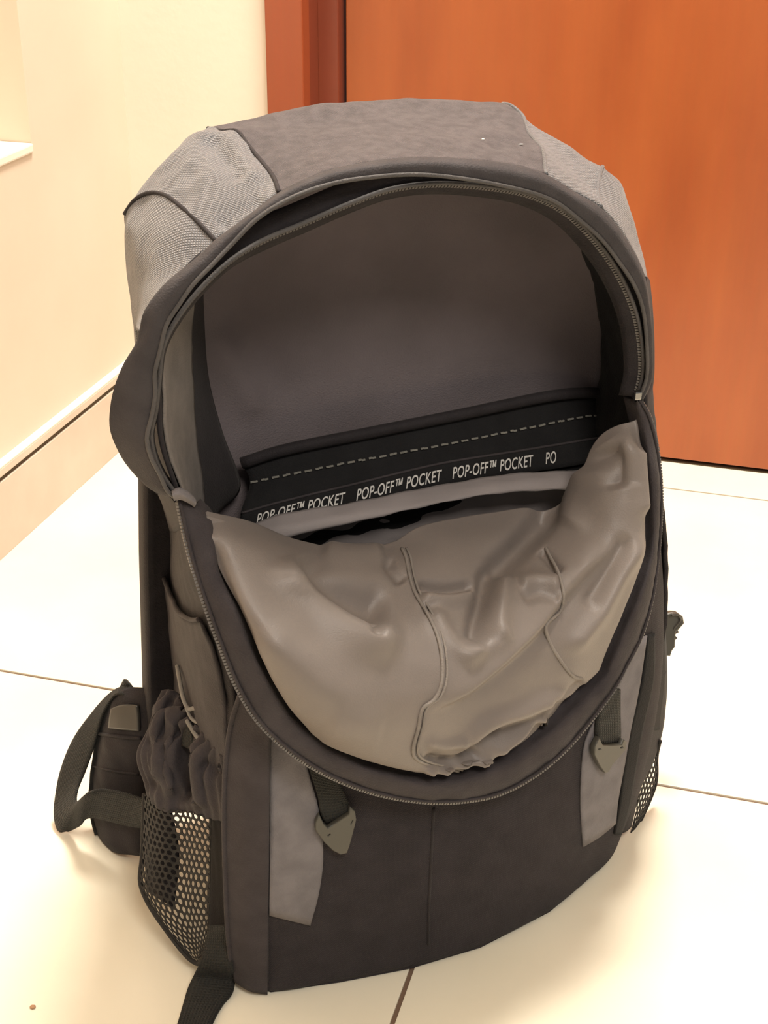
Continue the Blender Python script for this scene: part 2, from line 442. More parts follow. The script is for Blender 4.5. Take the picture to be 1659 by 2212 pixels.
# --- left side
GS = grid([[(-.0165,.006,.3877), (-.0133,.05,.3631), (-.0084,.1,.3367), (-.0016,.168,.3031)],
           [(-.0124,.004,.3522), (-.0136,.04,.3304), (-.0111,.09,.302), (-.0041,.168,.2618)],
           [(-.0066,0,.3146), (-.0084,.04,.2887), (-.0091,.09,.2601), (-.0055,.168,.2168)],
           [(.0045,0,.2668), (-.005,.03,.2481), (-.0073,.09,.2108), (-.0057,.168,.1655)],
           [(.0057,.002,.2281), (-.0023,.03,.2072), (-.0065,.08,.1721), (-.0045,.168,.1139)],
           [(.0031,.004,.1753), (-.0006,.03,.1549), (-.002,.07,.1235), (.0086,.15,.0704)],
           [(.0002,.006,.0953), (-.0034,.03,.0782), (-.0042,.065,.0644), (.0099,.145,.0281)],
           [(-.0008,.006,.0451), (-.0071,.022,.0346), (-.0131,.036,.0304), (-.0077,.07,.0213)],
           [(.004,.008,.003), (-.007,.022,.003), (-.012,.04,.003), (-.004,.09,.003)]], 40, 70)
GS = smooth_noise(GS, .0015, 70, 3)
GS = wrinkle(GS, [([(-.0108,.03,.3643), (-.0032,.02,.326), (.0046,.01,.2866)], 'ridge', .003, .006)])
surf('side_panel', GS, M['black_soft'], BP, .003)
TS = bvh(GS)
# stitched pocket hem on the left side
nS = normals(GS); nvS, nuS = GS.shape[:2]
def side_pt(s, t, lift):
    i = min(nuS - 1, int(s * (nuS - 1) + .5)); x = t * (nvS - 1); j = int(min(nvS - 2, x)); a = x - j
    n = nS[j, i] if nS[j, i][0] < 0 else -nS[j, i]
    return tuple(GS[j, i] * (1 - a) + GS[j + 1, i] * a + n * lift)
hem_t = lambda s: .225 - .085 * s ** 1.8
GH = np.array([[side_pt(s, hem_t(s) + r * (.60 - hem_t(s)), .0008 + .0035 * (1 - r) ** 1.5) for s in np.linspace(.05, 1, 26)] for r in np.linspace(0, 1, 24)])
surf('side_sleeve', GH, M['band'], BP, .002)
tube('sleeve_hem', [side_pt(s, hem_t(s), .0045) for s in np.linspace(.06, 1, 12)], .0016, M['band'], BP, 40)

# --- right side, seen only along its edge
GR = grid([[(.305,.052,.40), (.322,.075,.40), (.330,.12,.40), (.320,.168,.40)],
           [(.325,.058,.33), (.340,.082,.33), (.344,.12,.33), (.326,.168,.33)],
           [(.347,.070,.27), (.352,.090,.27), (.350,.12,.27), (.328,.168,.27)],
           [(.353,.070,.20), (.360,.092,.20), (.356,.12,.20), (.328,.168,.20)],
           [(.350,.068,.12), (.357,.090,.12), (.352,.12,.12), (.326,.168,.12)],
           [(.337,.068,.05), (.343,.088,.05), (.340,.12,.05), (.322,.168,.04)],
           [(.324,.064,.004), (.329,.09,.004), (.326,.12,.004), (.316,.168,.004)]], 24, 60)
GR = smooth_noise(GR, .0012, 60, 9)
surf('side_panel', GR, M['black_soft'], BP, .003)
TR = bvh(GR)

# --- hood: five cloth panels sharing their seams
SL1 = [(.0104,.012,.5412), (.0038,.034,.5479), (-.0014,.055,.5515), (-.0067,.078,.5527), (-.0129,.095,.5499), (-.0193,.108,.5427), (-.0243,.118,.5324), (-.012,.16,.47)]
SL2 = [(.0485,.02,.564), (.051,.042,.567), (.0506,.064,.5698), (.0483,.092,.5748), (.046,.112,.5794), (.04,.128,.5766), (.0345,.142,.5758), (.03,.172,.535)]
SR2 = [(.2189,.038,.5583), (.2306,.07,.5652), (.233,.085,.5671), (.2359,.105,.5693), (.2427,.132,.5744), (.2408,.15,.5781), (.2392,.158,.5773), (.245,.172,.54)]
SR1 = [(.2593,.042,.5346), (.2649,.058,.5381), (.2704,.07,.5417), (.2808,.088,.5461), (.2882,.1,.5441), (.300,.13,.51), (.300,.165,.49)]
def hood_panel(cols, nu=36, nv=36, noise=.0012, seed=1, creases=(), mat='hood', nm='shoulder_panel'):
    G = grid(cols, nu, nv); G = smooth_noise(G, noise, 60, seed)
    if creases: G = wrinkle(G, creases)
    return surf(nm, G, M[mat], BP, .003), G
c0 = [(-.0376,0,.4976), (-.0343,.03,.4888), (-.0291,.07,.4768), (-.0238,.11,.4644), (-.016,.16,.40)]
c1 = [(-.0204,.004,.5203), (-.025,.03,.5131), (-.0279,.07,.5017), (-.0265,.105,.4926), (-.018,.16,.43)]
c2 = [(.0006,.008,.5332), (-.0106,.03,.5346), (-.0212,.065,.5312), (-.0266,.11,.5223), (-.016,.16,.455)]
_, G1 = hood_panel([c0, c1, c2, SL1], 40, 44, .001, 1)
c3 = [(.0279,.016,.5523), (.0231,.04,.5597), (.0183,.066,.5659), (.0106,.095,.568), (.0016,.115,.5643), (.0,.165,.505)]
c3b = [(.0386,.018,.5582), (.0373,.048,.5661), (.0356,.075,.5708), (.0284,.105,.5758), (.0207,.13,.5748), (.015,.17,.525)]
_, G2 = hood_panel([SL1, c3, c3b, SL2], 44, 50, .0012, 2,
    [([(.0315,.12,.5739), (.0336,.085,.5688), (.0336,.05,.5619)], 'ridge', -.004, .007), ([(.0388,.12,.5763), (.0397,.075,.5705), (.042,.04,.5636)], 'ridge', .003, .006),
     ([(.0128,.02,.5446), (.0263,.02,.5553), (.041,.02,.562)], 'ridge', -.003, .006)])
k1 = [(.0757,.024,.5729), (.0865,.066,.5763), (.0982,.112,.5801), (.1079,.15,.5841), (.10,.176,.55)]
k2 = [(.1043,.028,.5756), (.1177,.07,.579), (.1321,.115,.5816), (.1452,.156,.5834), (.135,.178,.555)]
k3 = [(.1329,.03,.5757), (.1477,.072,.579), (.1639,.118,.5804), (.1786,.16,.5822), (.17,.178,.555)]
k4 = [(.1656,.033,.5722), (.1814,.074,.5755), (.1979,.118,.5774), (.2131,.16,.5798), (.205,.176,.55)]
k5 = [(.1935,.036,.5665), (.2077,.074,.5715), (.2219,.116,.5747), (.2341,.158,.5779), (.23,.174,.545)]
_, G3 = hood_panel([SL2, k1, k2, k3, k4, k5, SR2], 40, 90, .0012, 4,
    [([(.1882,.06,.5713), (.2075,.07,.5723), (.2308,.08,.5668)], 'ridge', -.002, .006)], 'crown', 'crown_panel')
d1 = [(.2406,.041,.5454), (.2502,.064,.5494), (.2594,.09,.5533), (.2675,.115,.5574), (.285,.15,.515), (.28,.168,.51)]
_, G4 = hood_panel([SR2, d1, SR1], 36, 36, .001, 5)
e1 = [(.2736,.045,.5198), (.2852,.065,.5245), (.2968,.085,.5293), (.3045,.1,.5289), (.312,.13,.49), (.306,.165,.47)]
e2 = [(.2866,.047,.5032), (.298,.065,.5021), (.31,.085,.4988), (.318,.12,.47), (.312,.165,.45)]
e3 = [(.2983,.048,.4844), (.3092,.065,.4777), (.3191,.08,.4684), (.321,.12,.445), (.316,.165,.43)]
e4 = [(.3045,.05,.4542), (.3151,.065,.4481), (.3243,.08,.4423), (.323,.12,.42), (.318,.165,.41)]
_, G5 = hood_panel([SR1, e1, e2, e3], 32, 50, .0008, 6)
e5 = [(.3082,.05,.4179), (.3198,.066,.4106), (.329,.08,.4045), (.327,.12,.39), (.32,.165,.38)]
e6 = [(.3086,.052,.3901), (.3173,.062,.3833), (.327,.076,.3748), (.329,.12,.36), (.32,.165,.35)]
surf('hood_side', grid([e3, e4, e5, e6], 24, 24), M['black_soft'], BP, .0012, 0)
# left hood side, from the grey panel down to the side panel
hl0 = [(-.0354,.004,.4977), (-.0317,.04,.4868), (-.0265,.08,.4746), (-.0226,.11,.4648), (-.014,.16,.405)]
hl1 = [(-.030,.012,.445), (-.029,.04,.42), (-.027,.08,.395), (-.025,.11,.38), (-.016,.16,.365)]
hl2 = [tuple(p) for p in GS[3, ::9]]
surf('hood_side', grid([hl0, hl1, hl2], 24, 30), M['black_soft'], BP, .0012, 0)
# piped seams of the hood
for k, s in enumerate((SL1, SL2, SR2, SR1)):
    tube('hood_seam', s[:-1], .0013, M['black_soft'] if k < 2 else M['hood'], BP, 40)

# --- storm flap over the zip, running round the mouth
SF_out = [(-.0234,0,.3922), (-.0374,.006,.3995), (-.0435,.01,.406), (-.0495,.012,.4152), (-.0538,.01,.426), (-.0572,.006,.4405), (-.0562,.004,.4539), (-.0532,.002,.4663), (-.0475,0,.4801),
          (-.0389,-.002,.4944), (-.0346,-.002,.5094), (-.0224,0,.5233), (-.0018,.004,.5364), (.0081,.007,.5435), (.0272,.013,.5531), (.0478,.017,.5648), (.0749,.021,.5734), (.1033,.025,.5763), (.1318,.027,.5767),
          (.1638,.03,.573), (.1978,.034,.5661), (.218,.036,.5588), (.2396,.039,.5459), (.2581,.041,.5349), (.2732,.043,.5203), (.2862,.045,.5038), (.2967,.046,.4861), (.3051,.048,.4579), (.3103,.05,.4308), (.3114,.05,.4075), (.3057,.05,.3946)]
SF_in = [(-.0229,-.004,.3955), (-.0282,-.004,.401), (-.0326,-.006,.4135), (-.0374,-.008,.4264), (-.0387,-.008,.438), (-.0353,-.008,.45), (-.0323,-.008,.4635), (-.0318,-.008,.4756), (-.0282,-.008,.4881),
         (-.0234,-.008,.5036), (-.0163,-.007,.5131), (-.0073,-.006,.524), (.0032,-.004,.5326), (.016,0,.5425), (.0319,.004,.5545), (.0536,.008,.564), (.0776,.012,.5688), (.1002,.015,.5699), (.1288,.018,.5689),
         (.1607,.021,.5634), (.1946,.025,.5544), (.2121,.028,.5483), (.2246,.03,.5421), (.2397,.032,.5308), (.2574,.035,.5164), (.2713,.037,.501), (.2858,.039,.4827), (.2945,.041,.466), (.3011,.043,.4408), (.3046,.045,.4135), (.3015,.047,.3997)]
mid = [tuple((np.array(a) + np.array(c)) / 2 + np.array([0, -.003, .002])) for a, c in zip(SF_out, SF_in)]
GSF = grid([SF_out, mid, SF_in], 150, 9)
sfo = surf('storm_flap', GSF, M['flap_edge'], BP, .0028)
tube('piped_edge', SF_in, .0013, M['coil'], sfo, 150)

# --- zip tape and teeth under the flap
ZT = [(-.0218,.002,.3937), (-.0294,.004,.4071), (-.0338,.004,.421), (-.0348,.004,.4342), (-.0315,.002,.4489), (-.0285,0,.4689), (-.025,0,.4877), (-.0151,.002,.5035), (.0007,.006,.5188), (.0182,.012,.53), (.0371,.018,.5374), (.0612,.022,.5439), (.0892,.024,.5527), (.1149,.026,.5589), (.1411,.028,.5599), (.1776,.032,.5548), (.2097,.036,.5462),
      (.2355,.04,.5325), (.2592,.043,.5108), (.2792,.046,.4855), (.2934,.048,.4591), (.3009,.05,.4351), (.3044,.052,.4142), (.3026,.053,.3986)]
ZT_in = [tuple(np.array(p) + np.array([ (.147 - p[0]) * (.055 if p[0] > .03 else .02), .009, (.36 - p[2]) * .04 ])) for p in ZT]
ZT_out = [tuple(np.array(p) + np.array([ -(.147 - p[0]) * .07, .004, -(.36 - p[2]) * .06 ])) for p in ZT]
zt = surf('zip_tape', grid([ZT_out, ZT, ZT_in], 130, 7), M['black_soft'], BP, .0014)
teeth('zip_teeth', ZT, ZT_in, zt)
tube('zip_cord', [tuple(np.array(p) + np.array([0, -.002, .0012])) for p in ZT], .0014, M['coil'], zt, 130)

# --- inside of the compartment
GB = grid([[(.045,.152,.560), (.08,.156,.563), (.147,.158,.565), (.20,.156,.563), (.245,.152,.560)],
           [(.012,.140,.535), (.06,.152,.535), (.147,.157,.535), (.23,.152,.535), (.290,.135,.530)],
           [(-.006,.122,.50), (.05,.150,.50), (.147,.156,.50), (.25,.150,.50), (.312,.112,.495)],
           [(-.004,.125,.42), (.05,.154,.42), (.147,.160,.42), (.26,.155,.42), (.322,.138,.42)],
           [(.006,.130,.34), (.055,.155,.34), (.147,.160,.34), (.26,.156,.34), (.325,.142,.34)],
           [(.006,.130,.20), (.055,.155,.20), (.147,.160,.20), (.26,.156,.20), (.325,.142,.20)]], 50, 50)
GB = wrinkle(GB, [([(.0247,.13,.4528), (.0424,.14,.4182), (.0626,.15,.3744)], 'ridge', .006, .010), ([(.0365,.13,.4767), (.056,.14,.4397), (.0896,.15,.3851)], 'ridge', -.003, .012),
                  ([(.2276,.15,.4993), (.2407,.15,.4786), (.2488,.15,.4577)], 'ridge', .0025, .005), ([(.2518,.15,.5007), (.2615,.15,.4835), (.2681,.15,.4628)], 'ridge', .002, .005)])
surf('back_lining', GB, M['lining_in'], BP, .002)
GLs = grid([[(-.0064,.02,.509), (-.001,.05,.4991), (.0108,.09,.4973), (.0257,.135,.4947)],
            [(-.0263,.01,.4871), (-.0122,.045,.4748), (.0034,.08,.4626), (.0247,.135,.4511)],
            [(-.0273,.008,.4573), (-.0125,.045,.4413), (.0026,.08,.426), (.0264,.138,.4107)],
            [(-.0281,.006,.4296), (-.0126,.045,.411), (.0026,.08,.3942), (.034,.14,.3717)],
            [(-.021,.004,.3969), (-.0103,.04,.3786), (.0031,.08,.3581), (.0453,.14,.3277)],
            [(.000,.022,.31), (.004,.05,.31), (.010,.09,.31), (.026,.14,.31)]], 30, 44)
surf('side_lining', GLs, M['black_soft'], BP, .002)
nL = normals(GLs); nL = np.where(nL[..., :1] > 0, nL, -nL)
rowsL = []
for j in range(2, 40):
    t = j / 43; i0 = 1 + 14 * max(0, 1 - (t - .04) / .13); i1 = 17.0
    r = []
    for k in range(14):
        x = min(28.99, i0 + (i1 - i0) * k / 13); i = int(x); a = x - i
        r.append(GLs[j, i] * (1 - a) + GLs[j, i + 1] * a + nL[j, i] * .0022)
    rowsL.append(r)
GLg = smooth_noise(np.array(rowsL), .0007, 130, 11)
surf('lining_strip', GLg, M['lining_side'], BP, .0015)
GRs = grid([[(.2485,.05,.5266), (.2707,.09,.5054), (.2894,.13,.4866)],
            [(.2864,.052,.4836), (.2981,.09,.4647), (.3096,.135,.443)],
            [(.3029,.054,.4433), (.3089,.09,.4236), (.3186,.138,.3988)],
            [(.3063,.056,.4058), (.3125,.09,.3852), (.3186,.14,.3651)],
            [(.3055,.058,.3812), (.3096,.09,.357), (.3137,.14,.3319)],
            [(.318,.06,.25), (.322,.09,.25), (.318,.13,.25)]], 24, 40)
GRs = smooth_noise(GRs, .002, 90, 12)
surf('side_lining', GRs, M['tape'], BP, .002)

# sleeve across the back, with its printed tape
s0 = [(.0464,.142,.3446), (.0718,.136,.353), (.139,.134,.3596), (.209,.134,.3651), (.2751,.136,.3697), (.3041,.138,.3684), (.3274,.142,.3633)]
s1 = [(.0507,.134,.3326), (.0693,.128,.3373), (.1358,.124,.3439), (.2057,.124,.3482), (.2727,.128,.3511), (.3042,.13,.3522), (.3296,.136,.3482)]
s2 = [(.0402,.12,.317), (.0658,.116,.3233), (.1184,.112,.3315), (.1838,.112,.3386), (.2416,.114,.3393), (.282,.118,.3385), (.3065,.122,.3373), (.3288,.128,.3342)]
s3 = [(.0386,.115,.3045), (.064,.11,.3132), (.1165,.106,.3195), (.182,.106,.3259), (.2398,.108,.3264), (.2858,.112,.3249), (.3085,.116,.3238), (.3289,.122,.3207)]
s4 = [tuple(np.array(p) + np.array([0, .004, -.05])) for p in s3]
GSL = grid([s0, s1, s2, s3, s4], 70, 40)
slv = surf('laptop_sleeve', GSL, M['tape'], BP, .003)
tube('rolled_edge', [tuple(np.array(p) + np.array([0, -.003, .001])) for p in s0], .0042, M['black_soft'], slv, 50, 10)
st = cr([tuple(np.array(p) + np.array([0, -.0014, .0006])) for p in s1], 110)
V, F = [], []
for i in range(0, 108):
    if i % 3 == 2: continue
    a, b_ = st[i], st[i+1]; k = len(V)
    jz = random.uniform(-.0003, .0003)
    for p in (a, b_):
        for dy, dz in ((-.0006, -.0005), (-.0006, .0005), (.0006, .0005), (.0006, -.0005)): V.append((p[0], p[1] + dy, p[2] + dz + jz))
    F += [[k, k+1, k+2, k+3], [k+4, k+7, k+6, k+5]] + [[k+i2, k+4+i2, k+4+(i2+1) % 4, k+(i2+1) % 4] for i2 in range(4)]
sto = mesh('stitching', V, F, M['thread'], slv, False); sto['kind'] = 'stuff'
t_up = [tuple(np.array(p) + np.array([0, -.0025, .001])) for p in s2]
t_lo = [tuple(np.array(p) + np.array([0, -.0035, -.001])) for p in s3]
t_up = cr(t_up, 160); t_lo = cr(t_lo, 160)
tape = surf('label_tape', grid([t_up, t_lo], 120, 6), M['tape'], BP, .0012); tape['label'] = 'black tape printed with white lettering'
tube('tape_edge', t_up[::4], .0009, M['band'], tape, 90)

def tape_text(txt, s_start, height, parent, name='lettering'):
    cu = bpy.data.curves.new('t', 'FONT'); cu.body = txt; cu.size = 1.0; cu.shear = .32; cu.extrude = .0; cu.offset = .012; cu.space_character = 1.06
    tmp = bpy.data.objects.new('t', cu); COL.objects.link(tmp)
    me = bpy.data.meshes.new_from_object(tmp.evaluated_get(bpy.context.evaluated_depsgraph_get())); bpy.data.objects.remove(tmp)
    Ls = np.concatenate([[0], np.cumsum(np.linalg.norm(np.diff(t_up, axis=0), axis=1))])
    bm = bmesh.new(); bm.from_mesh(me); bmesh.ops.subdivide_edges(bm, edges=[e for e in bm.edges if e.calc_length() > .35], cuts=1)
    for v in bm.verts:
        s = min(s_start + v.co.x * height * .76, Ls[-1]); t = .50 - (v.co.y - .35) * height / .0125
        up = np.array([np.interp(s, Ls, t_up[:, k]) for k in range(3)]); lo = np.array([np.interp(s, Ls, t_lo[:, k]) for k in range(3)])
        p = up + (lo - up) * t; n = np.cross(lo - up, np.array([1, .0, .1])); n /= np.linalg.norm(n); n = n if n @ fr > 0 else -n
        v.co = Vector(p + n * .0011)
    bm.normal_update(); bm.to_mesh(me); bm.free()
    me.name = name
    return link(name, me, M['print'], parent)
for k in range(4):
    tape_text('POP-OFF\u2122 POCKET' if k < 3 else 'PO', (.010, .0815, .1530, .2265)[k], .0088, tape)

# grey fold below the tape
a0 = [(.036,.11,.3092), (.0627,.104,.3199), (.1113,.1,.3238), (.1789,.098,.3293), (.2399,.1,.3289), (.2915,.104,.3232), (.3066,.108,.322)]
a1 = [(.0364,.098,.308), (.0655,.09,.3171), (.1137,.086,.3223), (.1746,.086,.3261), (.2268,.086,.3283), (.2813,.09,.3213), (.3011,.096,.3187)]
a2 = [(.0401,.094,.3019), (.0708,.086,.3111), (.1158,.082,.3168), (.1663,.082,.322), (.2183,.082,.3238), (.2765,.086,.3164), (.2977,.092,.3135)]
a3 = [tuple(np.array(p) + np.array([0, .022, -.006])) for p in a2]; a4 = [tuple(np.array(p) + np.array([0, .026, -.06])) for p in a2]
GA = grid([a0, a1, a2, a3, a4], 70, 40); GA = smooth_noise(GA, .0012, 110, 21)
surf('inner_pocket', GA, M['lining_lit'], BP, .002)

# --- the front flap, folded down with its lining out
rows = [
 [(-.0041,.006,.38), (.0259,.026,.3581), (.0573,.034,.3367), (.095,.036,.3236), (.1258,.042,.3204), (.1448,.05,.3238), (.1744,.058,.3224), (.2111,.064,.3189), (.2445,.068,.3163), (.2632,.068,.3143), (.2691,.062,.3415), (.2817,.058,.3711), (.3002,.047,.3846)],
 [(-.0055,-.01,.3739), (.016,-.01,.3612), (.0467,-.006,.3429), (.0846,.002,.3282), (.1214,.012,.3188), (.164,.03,.3169), (.2049,.04,.3124), (.2395,.048,.3101), (.2624,.048,.3246), (.2746,.04,.3513), (.288,.034,.3694), (.3037,.034,.3656)],
 [(-.0052,-.018,.3578), (.0144,-.032,.3449), (.0462,-.028,.3259), (.0838,-.02,.3137), (.1209,-.01,.3059), (.161,.004,.3026), (.1981,.014,.2986), (.2319,.022,.3012), (.2576,.024,.3157), (.2742,.022,.3335), (.2899,.022,.3434), (.3061,.026,.3357)],
 [(.0011,-.034,.3357), (.0194,-.054,.3225), (.0498,-.055,.3087), (.0868,-.048,.2973), (.1228,-.04,.2907), (.1603,-.028,.2861), (.1935,-.018,.2854), (.227,-.006,.2868), (.2554,.002,.2971), (.2753,.006,.3095), (.2908,.01,.3139), (.3045,.018,.3041)],
 [(.0089,-.044,.3098), (.0256,-.06,.2987), (.0521,-.066,.2873), (.0883,-.062,.2754), (.1221,-.056,.2694), (.1556,-.046,.2646), (.1886,-.036,.2639), (.2201,-.024,.2663), (.2502,-.013,.273), (.2701,-.006,.281), (.2842,0,.2862), (.2947,.006,.2829)],
 [(.0194,-.047,.2805), (.0335,-.06,.2723), (.0577,-.066,.2611), (.0842,-.066,.251), (.1114,-.062,.2444), (.1409,-.054,.2387), (.1728,-.046,.2377), (.2037,-.035,.2394), (.2312,-.025,.2466), (.2552,-.015,.2543), (.271,-.008,.2601), (.2796,-.003,.2594)],
 [(.0338,-.047,.2544), (.0488,-.056,.2456), (.068,-.061,.2348), (.0892,-.061,.224), (.1103,-.058,.2149), (.1359,-.053,.2091), (.1645,-.046,.2081), (.194,-.038,.2117), (.2217,-.028,.2186), (.2447,-.018,.2263), (.2586,-.012,.2318), (.2668,-.008,.233)],
 [(.0415,-.044,.2424), (.0593,-.05,.2286), (.0799,-.052,.2143), (.1017,-.052,.2023), (.118,-.051,.1941), (.1417,-.048,.1894), (.1666,-.043,.1879), (.1927,-.036,.1922), (.2177,-.028,.2017), (.2399,-.018,.2113), (.2542,-.012,.2175), (.2622,-.008,.2206)]]
GLN = grid(rows, 250, 220)
creases = [
 # long diagonal overlap on the right
 ([(.2765,.006,.3154), (.2404,-.005,.2939), (.2017,-.02,.2702), (.1615,-.04,.2583), (.1275,-.055,.2545), (.1119,-.06,.2524)], 'step', .0060, .030),
 ([(.2981,.014,.3143), (.2737,0,.2933), (.2536,-.01,.2699), (.2241,-.025,.2517)], 'ridge', .0035, .007),
 ([(.2845,.012,.3174), (.2675,.002,.2969), (.2429,-.01,.2755)], 'ridge', -.003, .006),
 # big soft fold on the left
 ([(.0377,-.008,.3519), (.0402,-.03,.3409), (.0543,-.04,.3248), (.0789,-.045,.3053), (.1068,-.042,.2966)], 'ridge', .0085, .010),
 ([(.05,-.005,.3499), (.0602,-.02,.332), (.0793,-.025,.3167), (.1051,-.02,.3059)], 'ridge', -.006, .012),
 ([(.0632,0,.3485), (.0871,.01,.3345), (.1152,.02,.3258)], 'ridge', .004, .006),
 # puckers round the middle seam
 ([(.1102,.01,.3274), (.1133,.005,.3211), (.1186,0,.312)], 'ridge', -.003, .004),
 ([(.1244,-.004,.3112), (.1466,0,.3024), (.1709,.004,.2988)], 'ridge', -.0045, .004),
 ([(.1224,-.01,.3074), (.1445,-.006,.2978), (.1695,0,.2953)], 'ridge', .004, .005),
 ([(.1869,.02,.3061), (.1728,0,.293), (.1589,-.02,.2824), (.1537,-.03,.2719)], 'ridge', -.006, .006),
 ([(.1947,.018,.3006), (.1831,0,.2841), (.1707,-.02,.2696)], 'ridge', .004, .007),
 ([(.2528,.06,.324), (.2311,.045,.3129), (.2024,.025,.3045), (.1789,.008,.3015)], 'ridge', -.008, .008),
 ([(.1993,.008,.291), (.2146,.012,.289), (.2312,.01,.2826)], 'ridge', .0030, .006),
 ([(.1968,-.006,.2886), (.2119,-.002,.2872), (.2259,-.002,.2794)], 'ridge', -.0022, .005),
 ([(.2258,.028,.3044), (.2294,.02,.2991), (.2333,.012,.2901)], 'ridge', -.003, .004),
 ([(.1313,-.02,.3046), (.134,-.035,.289), (.1417,-.04,.2803), (.1607,-.032,.277)], 'ridge', .003, .006),
 ([(.0841,-.038,.3101), (.0835,-.04,.3048), (.0807,-.045,.301)], 'ridge', -.0025, .004),
 # upper right pouch
 ([(.276,.046,.3693), (.2824,.036,.359), (.2823,.026,.3427)], 'ridge', -.005, .009),
 ([(.2695,.055,.3523), (.263,.045,.3295), (.2485,.03,.3141)], 'ridge', .004, .008),
 ([(.3042,.04,.3716), (.3041,.03,.3482), (.3016,.02,.3215)], 'ridge', .003, .006),
 # crumple by the lower edge
 ([(.1118,-.058,.2174), (.1365,-.052,.2046), (.1611,-.047,.2021)], 'ridge', -.004, .004),
 ([(.1116,-.055,.2073), (.1407,-.05,.1967), (.1735,-.042,.192)], 'ridge', .004, .004),
 ([(.1374,-.053,.2117), (.1596,-.048,.227), (.189,-.04,.2263), (.2355,-.02,.2204)], 'ridge', .004, .006),
 ([(.1469,-.05,.2038), (.1712,-.045,.2133), (.2026,-.034,.2102), (.2386,-.018,.2146)], 'ridge', -.004, .005),
 ([(.1654,-.045,.196), (.1911,-.038,.2041), (.219,-.028,.2083)], 'ridge', .003, .004),
 ([(.1123,-.06,.233), (.128,-.056,.2232), (.1463,-.05,.2186)], 'ridge', .002, .004),
 ([(.1438,-.05,.1989), (.1498,-.05,.2105), (.1642,-.046,.2155), (.1785,-.043,.214)], 'ridge', -.003, .0035),
 ([(.1775,-.04,.1935), (.1924,-.036,.1968), (.2114,-.03,.2056)], 'ridge', -.003, .0035),
 ([(.1215,-.05,.1967), (.1305,-.051,.2027), (.1448,-.048,.1924), (.159,-.045,.1937)], 'ridge', -.003, .003),
 ([(.2096,-.032,.2204), (.2313,-.022,.2187), (.2464,-.015,.2225)], 'ridge', -.003, .004),
 ([(.1349,-.05,.2774), (.1595,-.035,.2773), (.1828,-.025,.2774)], 'ridge', .002, .006),
 ([(.0478,-.06,.2609), (.0641,-.064,.2533), (.0846,-.065,.246)], 'ridge', .0018, .012),
 ([(.0135,-.045,.3303), (.0263,-.058,.307), (.0466,-.065,.2845), (.076,-.064,.2438)], 'ridge', .002, .014),
]
GLN = wrinkle(GLN, [(p, k, a * 1.55, w) for p, k, a, w in creases]); GLN = smooth_noise(GLN, .0007, 38, 31)
ss = np.linspace(0, 1, GLN.shape[1])[None, :]; tt_ = np.linspace(0, 1, GLN.shape[0])[:, None]
tuck = np.exp(-(ss / .022) ** 2) * (tt_ > .04) + np.exp(-((1 - ss) / .016) ** 2) + np.exp(-((1 - tt_) / .030) ** 2)
GLN = GLN - normals(GLN) * (.0055 * np.clip(tuck, 0, 1))[..., None]
flap = surf('front_flap', GLN, M['lining'], BP, .0035)
TLN = bvh(GLN); flap['label'] = 'folded-down flap showing crumpled taupe lining'
# seams on the lining
sm1 = [((.0644,-.15,.4234),(.2221,.3,.1666)), ((.0665,-.15,.4183),(.2257,.3,.1576)), ((.0681,-.15,.4098),(.2286,.3,.1425)), ((.071,-.15,.3984),(.2337,.3,.1225)), ((.0795,-.15,.3817),(.2486,.3,.093)), ((.085,-.15,.368),(.2583,.3,.0689)), ((.0877,-.15,.3532),(.2632,.3,.0426)), ((.0876,-.15,.3371),(.263,.3,.0142)), ((.0841,-.15,.3289),(.2569,.3,-.0003)), ((.0774,-.15,.3243),(.2449,.3,-.0084)), ((.0752,-.15,.3127),(.2412,.3,-.0288)), ((.0729,-.15,.2948),(.2371,.3,-.0604)), ((.0708,-.15,.2772),(.2333,.3,-.0916))]
sm2 = [((.1443,-.15,.4111),(.3631,.3,.1448)), ((.1468,-.15,.4063),(.3674,.3,.1364)), ((.1524,-.15,.3942),(.3773,.3,.1151)), ((.156,-.15,.3808),(.3837,.3,.0915)), ((.155,-.15,.3715),(.382,.3,.075)), ((.1469,-.15,.3638),(.3676,.3,.0613)), ((.1488,-.15,.3546),(.3711,.3,.0452)), ((.1558,-.15,.3414),(.3833,.3,.0219)), ((.1666,-.15,.3266),(.4024,.3,-.0043)), ((.1736,-.15,.3166),(.4148,.3,-.022))]
for s in (sm1, sm2):
    tube('lining_seam', [on(TLN, x, .0006) for x in s], .0012, M['seam'], flap, 90, 6)
tube('lining_seam', [tuple(np.array(on(TLN, x, .0003)) + np.array([.0032, 0, 0])) for x in sm1], .0009, M['seam'], flap, 90, 6)

